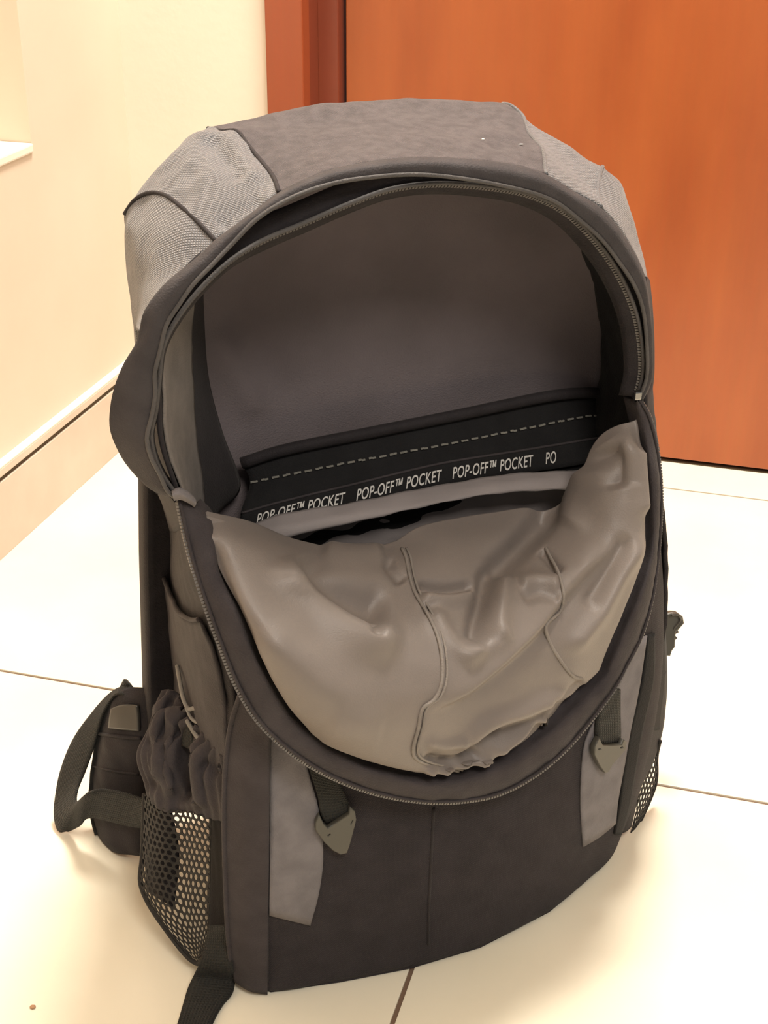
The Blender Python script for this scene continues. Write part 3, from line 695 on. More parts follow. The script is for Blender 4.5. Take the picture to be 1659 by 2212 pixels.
# dark binding between lining and zip
O_ = [(-.0087,.01,.3825), (-.0038,.006,.375), (-.0045,-.006,.3655), (-.0046,-.014,.3525), (.0018,-.03,.3327), (.0097,-.04,.3063), (.0209,-.043,.2762), (.0354,-.043,.25), (.0605,-.046,.2248), (.0812,-.048,.21), (.1032,-.048,.1976), (.1202,-.047,.1892), (.1434,-.044,.1846), (.1685,-.039,.1827), (.1947,-.032,.1863),
      (.2206,-.024,.1957), (.2444,-.014,.2055), (.266,-.004,.2162), (.2706,-.004,.2283), (.2841,.002,.2538), (.2985,.011,.2774), (.3075,.022,.2987), (.3088,.03,.3306), (.3062,.038,.3618), (.3035,.049,.3834), (.2996,.052,.3953)]
Z_ = [(-.022,0,.3935), (-.0212,-.002,.3846), (-.0198,-.006,.371), (-.0181,-.012,.3577), (-.0143,-.022,.3374), (-.0079,-.032,.3107), (0,-.038,.2826), (.0122,-.043,.2564), (.0333,-.047,.2302), (.06,-.047,.2058), (.0914,-.046,.1852), (.1239,-.045,.1713), (.151,-.043,.1644), (.1762,-.039,.1612), (.2024,-.033,.1647),
      (.2279,-.025,.1735), (.2521,-.016,.189), (.2757,-.006,.2078), (.284,-.002,.2183), (.2975,.006,.2331), (.3108,.018,.2568), (.3178,.028,.2858), (.3189,.034,.3265), (.3162,.04,.3578), (.3098,.046,.3855), (.3017,.05,.3995)]
mid = [tuple((np.array(a) * .5 + np.array(c) * .5) + np.array([0, -.004, .001])) for a, c in zip(O_, Z_)]
O1 = [tuple(np.array(p) + np.array([0, -.0035, .0008])) for p in O_]
O2 = [tuple(np.array(p) + (np.array(p) - np.array(q)) * .10 + np.array([0, .004, 0])) for p, q in zip(O_, Z_)]
O3 = [tuple(np.array(p) + (np.array(p) - np.array(q)) * .30 + np.array([0, .012, 0])) for p, q in zip(O_, Z_)]
GBD = grid([O3, O2, O1, mid, Z_], 170, 20)
GBD = smooth_noise(GBD, .0008, 140, 41)
bd = surf('flap_binding', GBD, M['band'], flap, .003)
Z_o = [tuple(2 * np.array(z) - np.array(o)) for z, o in zip(Z_, O_)]
te = teeth('zip_teeth', Z_, Z_o, flap)
tube('zip_coil', [tuple(np.array(z) * .96 + np.array(o) * .04 + np.array([0, -.0015, .0005])) for z, o in zip(Z_, O_)], .0011, M['band'], flap, 170, 6)
# slider at the right end of the zip, fabric tab at the left end
box('zip_slider', Vector((.2993,.046,.4027)) - Vector((.0025, .0025, .003)), Vector((.2993,.046,.4027)) + Vector((.0025, .0025, .003)), M['metal'], BP, .001)
GT = grid([[(-.0266,-.006,.4023), (-.0225,-.006,.4038), (-.0169,-.004,.4), (-.0114,0,.3919)], [(-.0269,-.01,.4013), (-.0231,-.01,.4019), (-.0178,-.008,.3978), (-.012,-.003,.3904)],
           [(-.0254,-.006,.3956), (-.0216,-.006,.3956), (-.0173,-.004,.3922), (-.0127,0,.3866)]], 20, 8)
surf('zip_tab', GT, M['patch'], BP, .002)

# --- front details, laid on the front panel
def sheet(name, px_rows, tree, lift, mat, parent, nu=14, nv=20, thick=.0015):
    return surf(name, grid([[on(tree, s, lift) for s in r] for r in px_rows], nu, nv), mat, parent, thick)
sheet('grey_patch', [[((-.0066,-.15,.3333),(.0966,.3,.0075)), ((.0025,-.15,.3226),(.1127,.3,-.0115)), ((.0111,-.15,.3147),(.1279,.3,-.0253))], [((-.0071,-.15,.3069),(.0957,.3,-.0391)), ((.0033,-.15,.303),(.1141,.3,-.046)), ((.0134,-.15,.2977),(.1319,.3,-.0554))], [((-.0077,-.15,.2796),(.0947,.3,-.0872)), ((.0052,-.15,.2749),(.1175,.3,-.0955)), ((.0189,-.15,.27),(.1416,.3,-.1042))], [((-.0085,-.15,.2515),(.0932,.3,-.1369)), ((.0059,-.15,.2452),(.1187,.3,-.148)), ((.0208,-.15,.2388),(.1451,.3,-.1594))], [((-.0095,-.15,.2274),(.0915,.3,-.1794)), ((.0048,-.15,.2203),(.1168,.3,-.1921)), ((.0181,-.15,.2133),(.1402,.3,-.2044))], [((-.0104,-.15,.2047),(.0899,.3,-.2195)), ((.0008,-.15,.1978),(.1098,.3,-.2318)), ((.0126,-.15,.1907),(.1305,.3,-.2443))]], TF, .0018, M['patch'], BP)
sheet('grey_patch', [[((.1951,-.15,.3414),(.4527,.3,.0218)), ((.202,-.15,.3431),(.465,.3,.0248)), ((.2086,-.15,.3458),(.4767,.3,.0296))], [((.1908,-.15,.3162),(.4451,.3,-.0227)), ((.1989,-.15,.3158),(.4595,.3,-.0234)), ((.2076,-.15,.3159),(.4748,.3,-.0232))], [((.183,-.15,.299),(.4315,.3,-.0531)), ((.1949,-.15,.2965),(.4523,.3,-.0575)), ((.2059,-.15,.2941),(.4719,.3,-.0616))], [((.1764,-.15,.2813),(.4197,.3,-.0843)), ((.1903,-.15,.2756),(.4442,.3,-.0944)), ((.2043,-.15,.2712),(.469,.3,-.1021))], [((.1756,-.15,.2619),(.4182,.3,-.1185)), ((.1895,-.15,.257),(.4429,.3,-.1271)), ((.2028,-.15,.2557),(.4663,.3,-.1296))], [((.1771,-.15,.2338),(.421,.3,-.1682)), ((.1892,-.15,.2326),(.4423,.3,-.1703)), ((.2012,-.15,.2338),(.4634,.3,-.1682))], [((.181,-.15,.2038),(.4278,.3,-.2211)), ((.1915,-.15,.2088),(.4464,.3,-.2122)), ((.2012,-.15,.2162),(.4636,.3,-.1993))]], TF, .0018, M['patch'], BP)
tube('front_seam', [on(TF, s, .0002) for s in (((.0857,-.15,.2553),(.2597,.3,-.1301)), ((.0853,-.15,.2374),(.259,.3,-.1618)), ((.0849,-.15,.2105),(.2582,.3,-.2092)), ((.0844,-.15,.1811),(.2574,.3,-.2611)), ((.0848,-.15,.1541),(.258,.3,-.3088)))], .0011, M['black_soft'], BP, 30, 6)
tube('front_seam', [on(TF, s, .0002) for s in (((-.0069,-.15,.3246),(.0962,.3,-.0078)), ((-.0081,-.15,.292),(.094,.3,-.0654)), ((-.0098,-.15,.2454),(.0911,.3,-.1477)), ((-.0118,-.15,.1963),(.0875,.3,-.2344)), ((-.013,-.15,.1548),(.0853,.3,-.3077)))], .0012, M['black_soft'], BP, 30, 6)
# gusset strip at the left corner, standing a little proud
GG = grid([[(.008,-.012,.2616), (.0145,-.016,.2524), (.0217,-.024,.2422)],
           [(.0021,-.004,.2329), (.0118,-.014,.2305), (.0227,-.02,.2214)],
           [(-.0025,-.002,.1998), (.0093,-.014,.2038), (.022,-.02,.1997)],
           [(-.0055,-.002,.1589), (.0062,-.014,.1634), (.0205,-.02,.1588)],
           [(-.007,-.002,.104), (.005,-.013,.108), (.0189,-.019,.1073)],
           [(-.0073,-.002,.0457), (.0044,-.013,.0459), (.0166,-.018,.0448)],
           [(-.0046,-.001,.0082), (.0044,-.011,.0062), (.0163,-.014,.0023)]], 20, 60)
surf('corner_gusset', GG, M['band'], BP, .004)
tube('piping', [tuple(p) for p in GG[::6, 0]], .0018, M['band'], BP, 60)
# dark binding down the right corner
GQ = grid([[on(TF, s, .002) for s in (((.2092,-.15,.3457),(.4777,.3,.0294)), ((.2112,-.15,.3459),(.4812,.3,.0298)), ((.2131,-.15,.3468),(.4846,.3,.0313)))], [on(TF, s, .002) for s in (((.2085,-.15,.3157),(.4764,.3,-.0235)), ((.2121,-.15,.315),(.4827,.3,-.0248)), ((.2159,-.15,.3142),(.4896,.3,-.0261)))], [on(TF, s, .002) for s in (((.2048,-.15,.2847),(.4698,.3,-.0782)), ((.2084,-.15,.284),(.4762,.3,-.0796)), ((.2126,-.15,.283),(.4837,.3,-.0812)))],
           [on(TF, s, .002) for s in (((.2031,-.15,.2556),(.4668,.3,-.1297)), ((.2067,-.15,.2547),(.4733,.3,-.1312)), ((.2107,-.15,.2538),(.4804,.3,-.1328)))], [on(TF, s, .002) for s in (((.2022,-.15,.2287),(.4653,.3,-.1771)), ((.2056,-.15,.2279),(.4714,.3,-.1786)), ((.2091,-.15,.2271),(.4774,.3,-.1801)))], [on(TF, s, .002) for s in (((.201,-.15,.2082),(.4632,.3,-.2134)), ((.2032,-.15,.2076),(.4671,.3,-.2144)), ((.2054,-.15,.2071),(.471,.3,-.2153)))]], 8, 40)
surf('corner_binding', GQ, M['tape'], BP, .002)

# lashing straps with pointed buckles
def lash(strap_rows, outline, holes, nm='lashing_strap'):
    G = grid([[on(TF, s, .0045) for s in r] for r in strap_rows], 8, 16)
    st = surf(nm, G, M['web'], BP, .0018)
    pts = [Vector(on(TF, s, .005)) for s in outline]
    c = sum(pts, Vector()) / len(pts)
    n = Vector((0, 0, 0))
    for i in range(len(pts)): n += (pts[i] - c).cross(pts[(i+1) % len(pts)] - c)
    n.normalize(); n = n if n.dot(FRONT) > 0 else -n
    flat = [p - n * (p - c).dot(n) + n * .001 for p in pts]
    hl = []
    for hs in holes:
        q = [Vector(on(TF, s, .005)) for s in hs]; hl.append([p - n * (p - c).dot(n) for p in q])
    plate('buckle', flat, n, .0032, M['plastic'], st, hl, .0006)
    return st
lash([[((.011,-.15,.3103),(.1278,.3,-.0332)), ((.0198,-.15,.3007),(.1433,.3,-.05)), ((.0295,-.15,.2918),(.1604,.3,-.0658))], [((.0146,-.15,.2959),(.1341,.3,-.0586)), ((.0228,-.15,.2909),(.1485,.3,-.0673)), ((.0307,-.15,.2866),(.1626,.3,-.075))], [((.018,-.15,.2812),(.14,.3,-.0845)), ((.026,-.15,.279),(.1542,.3,-.0884)), ((.0336,-.15,.2778),(.1676,.3,-.0905))], [((.0194,-.15,.2693),(.1425,.3,-.1055)), ((.0277,-.15,.2685),(.1573,.3,-.1069)), ((.0359,-.15,.2709),(.1717,.3,-.1026))], [((.0219,-.15,.2623),(.147,.3,-.1178)), ((.0288,-.15,.2645),(.1591,.3,-.114)), ((.0354,-.15,.2679),(.1708,.3,-.1079))]],
     [((.0178,-.15,.2703),(.1398,.3,-.1037)), ((.0162,-.15,.2669),(.1369,.3,-.1097)), ((.0161,-.15,.2619),(.1368,.3,-.1186)), ((.0207,-.15,.2527),(.1449,.3,-.1348)), ((.0257,-.15,.2456),(.1536,.3,-.1472)), ((.0299,-.15,.242),(.1611,.3,-.1538)), ((.0331,-.15,.2421),(.1668,.3,-.1535)), ((.0345,-.15,.2463),(.1692,.3,-.1461)), ((.0364,-.15,.2542),(.1725,.3,-.132)), ((.0383,-.15,.2631),(.1759,.3,-.1165)), ((.0377,-.15,.2686),(.175,.3,-.1067)), ((.0356,-.15,.2716),(.1712,.3,-.1013)), ((.0351,-.15,.2677),(.1703,.3,-.1084)), ((.0282,-.15,.264),(.1581,.3,-.1149)), ((.0224,-.15,.2609),(.1479,.3,-.1202)), ((.0198,-.15,.2647),(.1433,.3,-.1135))],
     [[((.0216,-.15,.257),(.1464,.3,-.1272)), ((.0239,-.15,.258),(.1506,.3,-.1254)), ((.0247,-.15,.2565),(.152,.3,-.128)), ((.0226,-.15,.2551),(.1482,.3,-.1305))], [((.0348,-.15,.2611),(.1698,.3,-.12)), ((.0369,-.15,.265),(.1735,.3,-.1131)), ((.0375,-.15,.2633),(.1745,.3,-.1161)), ((.0361,-.15,.2601),(.1721,.3,-.1217))]])
lash([[((.1832,-.15,.3177),(.4317,.3,-.02)), ((.1882,-.15,.3161),(.4406,.3,-.0229)), ((.1932,-.15,.3144),(.4495,.3,-.0258))], [((.1811,-.15,.301),(.4281,.3,-.0496)), ((.1879,-.15,.2992),(.4401,.3,-.0527)), ((.1947,-.15,.2981),(.4521,.3,-.0546))], [((.1802,-.15,.2917),(.4264,.3,-.066)), ((.1879,-.15,.289),(.4401,.3,-.0707)), ((.1959,-.15,.2879),(.4542,.3,-.0726))], [((.1811,-.15,.2834),(.4281,.3,-.0805)), ((.1889,-.15,.2814),(.4418,.3,-.0841)), ((.1966,-.15,.2807),(.4554,.3,-.0853))], [((.1823,-.15,.28),(.4302,.3,-.0867)), ((.1892,-.15,.2781),(.4423,.3,-.0899)), ((.1963,-.15,.2775),(.4549,.3,-.091))]],
     [((.1801,-.15,.2849),(.4263,.3,-.0779)), ((.1779,-.15,.2803),(.4224,.3,-.0861)), ((.1784,-.15,.2744),(.4232,.3,-.0966)), ((.1822,-.15,.2663),(.4301,.3,-.1108)), ((.1863,-.15,.2598),(.4373,.3,-.1223)), ((.1881,-.15,.26),(.4404,.3,-.1219)), ((.1901,-.15,.2645),(.4439,.3,-.1139)), ((.1938,-.15,.2689),(.4505,.3,-.1061)), ((.1973,-.15,.2734),(.4566,.3,-.0982)), ((.1977,-.15,.2785),(.4573,.3,-.0892)), ((.1957,-.15,.2802),(.4539,.3,-.0862)), ((.1951,-.15,.2771),(.4528,.3,-.0917)), ((.1886,-.15,.2776),(.4413,.3,-.0908)), ((.1826,-.15,.2792),(.4308,.3,-.0879))],
     [[((.1795,-.15,.2783),(.4252,.3,-.0896)), ((.1818,-.15,.2784),(.4293,.3,-.0893)), ((.1826,-.15,.2767),(.4306,.3,-.0925)), ((.1802,-.15,.2765),(.4265,.3,-.0927))], [((.1935,-.15,.2759),(.4499,.3,-.0939)), ((.1958,-.15,.2767),(.454,.3,-.0925)), ((.1962,-.15,.2749),(.4548,.3,-.0955)), ((.1942,-.15,.2744),(.4512,.3,-.0965))]])

# --- stretch pocket on the left side: gathered cuff over netting
cuffs = [
 [(-.0227,.12,.1806), (-.0203,.112,.1884), (-.0145,.104,.1876), (-.0121,.09,.1844), (-.0094,.07,.1854), (-.0038,.042,.1879), (.0003,.012,.1928)],
 [(-.0313,.118,.1577), (-.0278,.102,.1726), (-.0195,.096,.1741), (-.0163,.082,.1729), (-.0141,.066,.1735), (-.0068,.04,.1803), (0,.012,.1854)],
 [(-.045,.112,.1369), (-.0388,.09,.1543), (-.0286,.082,.1556), (-.0209,.074,.1535), (-.0181,.058,.1603), (-.0091,.036,.1702), (-.0008,.012,.1741)],
 [(-.044,.106,.116), (-.0398,.084,.1303), (-.0309,.074,.1315), (-.0233,.068,.1321), (-.0202,.052,.1433), (-.0106,.034,.1504), (-.0018,.012,.159)],
 [(-.0426,.102,.1029), (-.04,.08,.1118), (-.0351,.07,.1133), (-.0261,.064,.1148), (-.0194,.05,.1239), (-.011,.034,.1293), (-.0026,.012,.1415)]]
GC = grid(cuffs, 110, 60)
sc = np.linspace(0, 1, 110)[None, :]; tc_ = np.linspace(0, 1, 60)[:, None]
GC = GC + normals(GC) * (.0022 * np.sin(sc * 62 + 1.5 * np.sin(tc_ * 5)) * (1 - .75 * tc_))[..., None]
GC = wrinkle(GC, [([(-.0209,.11,.1851), (-.032,.088,.1622), (-.0373,.08,.1285)], 'ridge', .008, .006), ([(-.015,.1,.1864), (-.022,.078,.1669), (-.0292,.068,.1233)], 'ridge', .009, .006),
                  ([(-.0184,.105,.1858), (-.0289,.09,.1682), (-.0318,.08,.1517)], 'ridge', -.008, .004), ([(-.015,.086,.1758), (-.0191,.065,.1595), (-.0215,.055,.1272)], 'ridge', -.014, .006),
                  ([(-.0123,.066,.1771), (-.0135,.048,.1625), (-.0151,.04,.133)], 'ridge', .006, .008), ([(-.0088,.045,.1714), (-.0055,.03,.1736), (-.002,.015,.1818)], 'ridge', -.004, .005),
                  ([(-.0355,.108,.1573), (-.0377,.09,.1459), (-.0405,.085,.1173)], 'ridge', -.004, .005)])
pk = surf('pocket_cuff', GC, M['band'], BP, .002)
# drawcord and buckle on the cuff
TC = bvh(GC)
tube('drawcord', [(-.0118,.115,.2046), (-.0129,.1,.1997), (-.0132,.085,.1938), (-.0114,.078,.1914), (-.0085,.072,.1956), (-.0053,.066,.1931), (-.0048,.058,.1848), (-.0056,.052,.1798), (-.0076,.052,.1795)], .0016, M['cord'], BP, 60, 6)
tube('drawcord', [(-.013,.08,.192), (-.0109,.072,.1875), (-.0048,.06,.1881)], .0013, M['cord'], BP, 20, 6)
tube('drawcord', [(-.0136,.076,.1838), (-.0112,.066,.1807), (-.0078,.054,.1793), (-.0033,.046,.1804), (-.0011,.04,.1802)], .0016, M['cord'], BP, 30, 6)
GE = grid([[(-.0157,.084,.1773), (-.0137,.079,.1819), (-.0123,.07,.1802)], [(-.0173,.08,.1685), (-.0149,.074,.1721), (-.0126,.066,.1724)], [(-.0184,.078,.1614), (-.0163,.071,.1646), (-.0138,.063,.1669)]], 10, 14)
surf('elastic_end', GE, M['web'], BP, .003)

def net(name, rows, nu, nv, parent, pitch=.0056, hole=.70):
    """knitted netting with real round holes, stretched over a surface"""
    G = grid(rows, nu, nv)
    us = np.linalg.norm(np.diff(G, axis=1), axis=2).mean(0).sum(); vs = np.linalg.norm(np.diff(G, axis=0), axis=2).mean(1).sum()
    def at_(s, t):
        x = np.clip(s, 0, 1) * (nu - 1); y = np.clip(t, 0, 1) * (nv - 1); i, j = int(min(x, nu - 2)), int(min(y, nv - 2)); a, b_ = x - i, y - j
        return G[j, i]*(1-a)*(1-b_) + G[j, i+1]*a*(1-b_) + G[j+1, i]*(1-a)*b_ + G[j+1, i+1]*a*b_
    cols = max(2, round(us / pitch)); rws = max(2, round(vs / (pitch * .866)))
    bm = bmesh.new(); K = 12
    cache = {}
    def vert(s, t):
        key = (round(s, 5), round(t, 5))
        if key not in cache: cache[key] = bm.verts.new(at_(s, t))
        return cache[key]
    for r in range(rws):
        for c in range(-1, cols + 1):
            cx = c + .5 + (.5 if r % 2 else 0); cy = r + .5
            outer, inner = [], []
            for k in range(K):
                a = math.pi / 6 + 2 * math.pi * k / K
                hexr = .57735 / math.cos(((a - math.pi / 6) % (math.pi / 3)) - math.pi / 6) * math.cos(math.pi / 6) if k % 2 else .57735
                hexr = .57735 if k % 2 == 0 else .5
                ox, oy = cx + hexr * math.cos(a), cy + hexr * math.sin(a) / .866
                ix, iy = cx + .5 * hole * math.cos(a), cy + .5 * hole * 1.05 * math.sin(a) / .866
                outer.append((ox / cols, oy / rws)); inner.append((ix / cols, iy / rws))
            if min(p[0] for p in outer) < -.6 / cols or max(p[0] for p in outer) > 1 + .6 / cols: continue
            ov = [vert(*p) for p in outer]; iv = [bm.verts.new(at_(*p)) for p in inner]
            for k in range(K):
                try: bm.faces.new([ov[k], ov[(k+1) % K], iv[(k+1) % K], iv[k]])
                except ValueError: pass
    bmesh.ops.recalc_face_normals(bm, faces=bm.faces[:])
    me = bpy.data.meshes.new(name); bm.to_mesh(me); bm.free()
    o = link(name, me, M['net'], parent); o['kind'] = 'stuff'
    md = o.modifiers.new('thickness', 'SOLIDIFY'); md.thickness = .0007; md.offset = 0
    return o, G
nrows = [
 [(-.0438,.106,.1045), (-.0396,.082,.1131), (-.0339,.07,.1155), (-.0253,.062,.1186), (-.0187,.048,.1257), (-.0088,.03,.1319)],
 [(-.0465,.102,.0846), (-.0421,.082,.0906), (-.0355,.068,.0957), (-.0262,.06,.0976), (-.0193,.046,.1048), (-.0104,.028,.1128)],
 [(-.0511,.092,.0589), (-.0463,.076,.0642), (-.0381,.062,.0715), (-.0282,.054,.0712), (-.0212,.04,.0788), (-.0125,.026,.0861)],
 [(-.0554,.08,.0458), (-.049,.066,.0494), (-.0401,.054,.0528), (-.0303,.046,.0505), (-.0229,.034,.0567), (-.0145,.024,.0609)],
 [(-.053,.066,.0395), (-.0463,.054,.0349), (-.0387,.046,.0332), (-.0303,.038,.0313), (-.0235,.03,.0365), (-.0167,.022,.0439)],
 [(-.0426,.046,.0255), (-.0382,.038,.0226), (-.0331,.034,.0181), (-.0279,.03,.018), (-.0233,.024,.0244), (-.0194,.018,.0331)],
 [(-.0315,.026,.0157), (-.0296,.024,.0143), (-.028,.022,.0135), (-.0264,.02,.0144), (-.0246,.018,.0175), (-.0227,.014,.0242)]]
net('pocket_net', nrows, 60, 60, BP)
edge = [(-.0437,.107,.1037), (-.0464,.103,.0838), (-.0509,.093,.0581), (-.0552,.081,.045), (-.053,.067,.0378), (-.0426,.047,.0232), (-.0314,.027,.0129), (-.0261,.02,.0126), (-.0229,.013,.0243)]
tube('net_edge', edge, .0018, M['net'], BP, 60)
# pleat of solid cloth behind the netting
GPl = grid([[(-.042,.108,.0961), (-.036,.085,.1079), (-.0295,.078,.1095)], [(-.0481,.1,.0517), (-.0397,.08,.0657), (-.0269,.072,.0689)], [(-.0511,.084,.0324), (-.043,.066,.0367), (-.0358,.057,.0359)]], 14, 24)
surf('pocket_pleat', GPl, M['black_soft'], BP, .0015)

# --- hip belt wing standing on the floor by the back panel
hb_rows = [
 [(-.05,.208,.125), (-.0461,.2,.1346), (-.0409,.194,.1404), (-.0318,.186,.1441), (-.0206,.178,.1444)],
 [(-.0567,.212,.1078), (-.0509,.198,.1238), (-.0424,.188,.1329), (-.0328,.178,.1384), (-.0203,.172,.138)],
 [(-.0633,.214,.0863), (-.0566,.196,.1017), (-.0456,.182,.1115), (-.0347,.172,.116), (-.0207,.168,.1148)],
 [(-.0696,.214,.0602), (-.0628,.193,.0747), (-.0494,.176,.0838), (-.0374,.166,.0873), (-.0224,.164,.0831)],
 [(-.0742,.212,.0348), (-.0669,.19,.0485), (-.0528,.172,.0568), (-.0399,.16,.0609), (-.0242,.16,.0549)],
 [(-.0754,.206,.0136), (-.0685,.184,.0256), (-.0555,.166,.0327), (-.0419,.154,.0358), (-.0266,.156,.0286)],
 [(-.0741,.197,-.0013), (-.0685,.176,.0083), (-.0565,.16,.0134), (-.0442,.148,.0171), (-.0288,.15,.0106)],
 [(-.0701,.188,-.0057), (-.0653,.17,.0029), (-.055,.158,.0076), (-.0444,.15,.0099), (-.0291,.15,.0059)]]
GHB = grid(hb_rows, 40, 60); GHB = smooth_noise(GHB, .0008, 80, 51)
GHB[..., 2] = np.maximum(GHB[..., 2], .0012)
hbo = surf('hip_belt', GHB, M['black_soft'], BP, .010, -1, False)
THB = bvh(GHB)
sheet('belt_badge', [[((-.0847,-.15,.3583),(-.0413,.3,.0517)), ((-.0796,-.15,.3595),(-.0322,.3,.0537)), ((-.0724,-.15,.358),(-.0195,.3,.0511))], [((-.0858,-.15,.3536),(-.0431,.3,.0433)), ((-.0805,-.15,.3533),(-.0339,.3,.0428)), ((-.0724,-.15,.3516),(-.0195,.3,.0398))], [((-.087,-.15,.3472),(-.0452,.3,.032)), ((-.0816,-.15,.3455),(-.0357,.3,.029)), ((-.073,-.15,.3425),(-.0206,.3,.0237))]], THB, .003, M['plastic_dark'], hbo, 16, 14, .003)
tube('belt_seam', [on(THB, s, .0008) for s in (((-.0926,-.15,.3448),(-.0552,.3,.0278)), ((-.0873,-.15,.3428),(-.0458,.3,.0243)), ((-.0811,-.15,.3403),(-.0348,.3,.0199)), ((-.0724,-.15,.3378),(-.0196,.3,.0155)))], .0014, M['black_soft'], hbo, 24)
tube('belt_seam', [on(THB, s, .0006) for s in (((-.0972,-.15,.326),(-.0633,.3,-.0053)), ((-.0908,-.15,.3225),(-.052,.3,-.0115)), ((-.0841,-.15,.3193),(-.0401,.3,-.0173)), ((-.0754,-.15,.3161),(-.0248,.3,-.0229)))], .0009, M['black_soft'], hbo, 24)
tube('belt_piping', [tuple(p) for p in GHB[::5, 0]], .0022, M['web'], hbo, 50)
wp = [((-.0298,.185,.1444), (-.0306,.185,.1333)), ((-.0371,.195,.1403), (-.0397,.19,.135)), ((-.0443,.205,.1345), (-.0471,.196,.1352)), ((-.0525,.214,.1238), (-.0521,.203,.126)), ((-.0634,.222,.107), (-.0595,.206,.1111)),
      ((-.0818,.232,.0757), (-.0681,.207,.0841)), ((-.0955,.232,.0453), (-.078,.208,.0582)), ((-.1031,.228,.0178), (-.0844,.206,.0464)), ((-.1051,.218,.0083), (-.0875,.2,.0413)), ((-.1032,.21,.003), (-.0877,.192,.0423)),
      ((-.0967,.2092,.0015), (-.0853,.18,.0536)), ((-.0876,.192,.0185), (-.082,.17,.0653)), ((-.0823,.186,.0293), (-.0762,.164,.0719)), ((-.0761,.18,.0334), (-.0694,.16,.0747)), ((-.0664,.166,.0386), (-.0581,.148,.0787)), ((-.0545,.148,.0451), (-.0473,.134,.0822)), ((-.0458,.132,.0532), (-.0397,.116,.0887))]
Gw = grid([[a, tuple((np.array(a) + np.array(c)) / 2), c] for a, c in wp], 9, 140)
Gw[..., 2] = np.maximum(Gw[..., 2], .0022)
surf('belt_webbing', np.transpose(Gw, (1, 0, 2)), M['web'], BP, .0018, 0)
GTb = grid([[(-.0443,.206,.1329), (-.0402,.2,.1368), (-.0357,.195,.1396)], [(-.0421,.206,.1369), (-.0401,.201,.1405), (-.0377,.197,.1426)], [(-.0402,.205,.141), (-.0396,.203,.143), (-.0388,.201,.1433)]], 8, 10)
surf('belt_tab', GTb, M['web'], BP, .002, 0)

# --- loose webbing that runs out over the floor from the bottom corner
lw = [((-.0164,.02,.0456), (-.0061,.004,.0578)), ((-.0205,.016,.0331), (-.0056,.002,.0415)), ((-.0263,.01,.0229), (-.0055,-.004,.0276)), ((-.0309,.0141,.008), (-.0032,.0027,.006)), ((-.0365,.0076,.0035), (-.0073,-.0058,.003)), ((-.0416,-.003,.0022), (-.0156,-.0132,.0022)),
      ((-.0487,-.0193,.0022), (-.0264,-.0282,.0022)), ((-.0623,-.0495,.0022), (-.0424,-.06,.0022)), ((-.077,-.0804,.0022), (-.0577,-.0905,.0022))]
Gl = grid([[a, tuple((np.array(a) + np.array(c)) / 2), c] for a, c in lw], 7, 60)
Gl[..., 2] = np.maximum(Gl[..., 2], .0020)
surf('loose_webbing', np.transpose(Gl, (1, 0, 2)), M['web'], BP, .0018, 0)

# bits of lint on the crown
def speck(name, c, r, mat, parent, st=1.6):
    bm = bmesh.new(); bmesh.ops.create_icosphere(bm, subdivisions=2, radius=r)
    for v in bm.verts: v.co = Vector((v.co.x * st, v.co.y, v.co.z * .6)) * random.uniform(.85, 1.1)
    me = bpy.data.meshes.new(name); bm.to_mesh(me); bm.free()
    me.polygons.foreach_set('use_smooth', [True] * len(me.polygons))
    o = link(name, me, mat, parent); o.location = c; return o
TCR = bvh(G3)
speck('lint', on(TCR, ((.0997,-.15,.6245),(.2843,.3,.5216)), .0004), .0007, M['white'], BP)
speck('lint', on(TCR, ((.1182,-.15,.6211),(.317,.3,.5157)), .0004), .0006, M['white'], BP, 3)
m, N, L, b = new_mat('brown_crumb', (.42, .24, .13), .8); 
cb = speck('crumb', (-.4289, .6331, .0009), .0019, m, None, 1.25)
tag(cb, 'tiny brown crumb on the floor near the lower left corner', 'crumb')

# right belt webbing that carries the buckle, tucked behind the pack
wr = [((.4044,.142,.1456), (.4059,.142,.1243)), ((.4015,.146,.1447), (.4033,.146,.1206)), ((.4022,.16,.1309), (.4034,.16,.1065)), ((.4016,.18,.1098), (.4025,.18,.0868)), ((.335,.192,.175), (.335,.192,.150))]
surf('belt_webbing', grid([[a, c] for a, c in wr], 6, 30).transpose(1, 0, 2), M['web'], BP, .0018, 0)

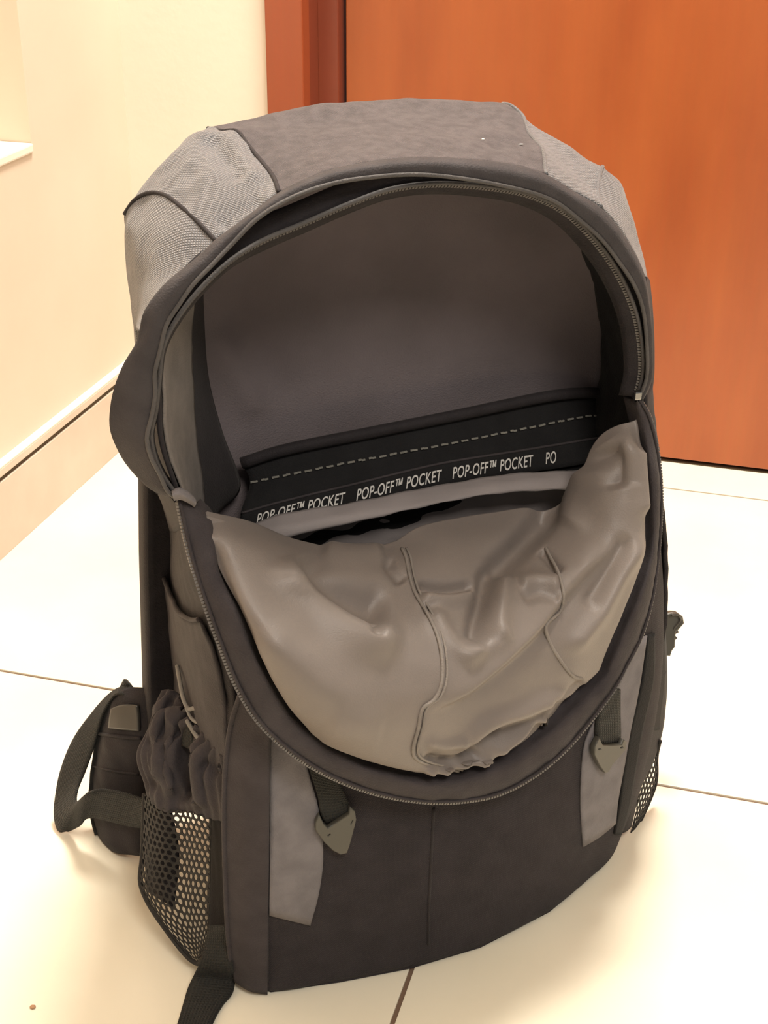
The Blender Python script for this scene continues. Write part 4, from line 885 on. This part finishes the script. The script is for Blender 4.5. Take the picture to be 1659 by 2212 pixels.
# --- right side: stretch pocket netting and the belt buckle that sticks out
rrows = [[(.3536,.08,.0643), (.3642,.086,.0577), (.377,.094,.0529)], [(.3531,.078,.0426), (.3658,.086,.0337), (.3792,.094,.0247)], [(.3513,.074,.0223), (.3608,.08,.0178), (.3713,.088,.0117)], [(.3445,.068,-.0002), (.3508,.072,-.0001), (.3578,.078,-.0007)], [(.3341,.06,-.0095), (.3379,.064,-.0108), (.3427,.068,-.0124)]]
net('pocket_net', rrows, 24, 40, BP, .0056, .68)
tube('net_edge', [(.3772,.092,.0692), (.3777,.095,.052), (.3798,.095,.0238), (.3719,.089,.0108), (.3584,.079,-.0016), (.3433,.069,-.0133)], .0016, M['net'], BP, 40)
GRc = grid([[(.3461,.07,.1443), (.3565,.078,.1388), (.3807,.1,.1315)], [(.3435,.068,.1111), (.3557,.076,.1054), (.3841,.1,.0808)], [(.3409,.066,.0772), (.3533,.074,.0696), (.3728,.09,.0529)], [(.3354,.062,.0446), (.3448,.068,.0397), (.3574,.08,.0354)], [(.3296,.056,.0131), (.336,.06,.0102), (.3447,.068,.0065)]], 14, 30)
surf('pocket_cuff', GRc, M['black_soft'], BP, .002)
ow = [(.3519,.085,.2257), (.364,.092,.1999), (.3738,.098,.1734), (.3814,.102,.139), (.3862,.104,.1008), (.3836,.1,.074)]
iw = [(.3366,.064,.2286), (.3419,.066,.2104), (.3461,.068,.1879), (.35,.07,.1606), (.3516,.07,.1301), (.3523,.07,.0989)]
surf('compression_strap', grid([ow, iw], 40, 6), M['tape'], BP, .003)
bo = [(.3953,.14,.1565), (.3995,.14,.1571), (.4045,.14,.1584), (.4089,.14,.1576), (.4133,.14,.1537), (.4143,.14,.1485), (.4108,.14,.1446), (.4076,.14,.1425), (.4069,.14,.1372), (.4066,.14,.1282), (.4043,.14,.1254), (.403,.14,.1215), (.399,.14,.1223)]
hole = [(.4093,.14,.1539), (.4108,.14,.1528), (.412,.14,.1499), (.4107,.14,.1496)]
bk = plate('belt_buckle', bo, (-.21, -.83, .3), .006, M['plastic'], BP, [hole], .0012)
tube('prong', [(.4039,.138,.139), (.408,.138,.1409), (.4105,.138,.1418)], .0016, M['plastic_dark'], bk, 10, 8)
tube('prong', [(.4037,.138,.1326), (.4073,.138,.1351), (.4093,.138,.1366)], .0020, M['plastic_dark'], bk, 10, 8)
tube('rim', [(.405,.137,.1393), (.406,.137,.1459), (.409,.137,.1499), (.4112,.137,.1535), (.408,.137,.1586), (.4019,.137,.1597)], .0012, M['plastic_dark'], bk, 30, 6)
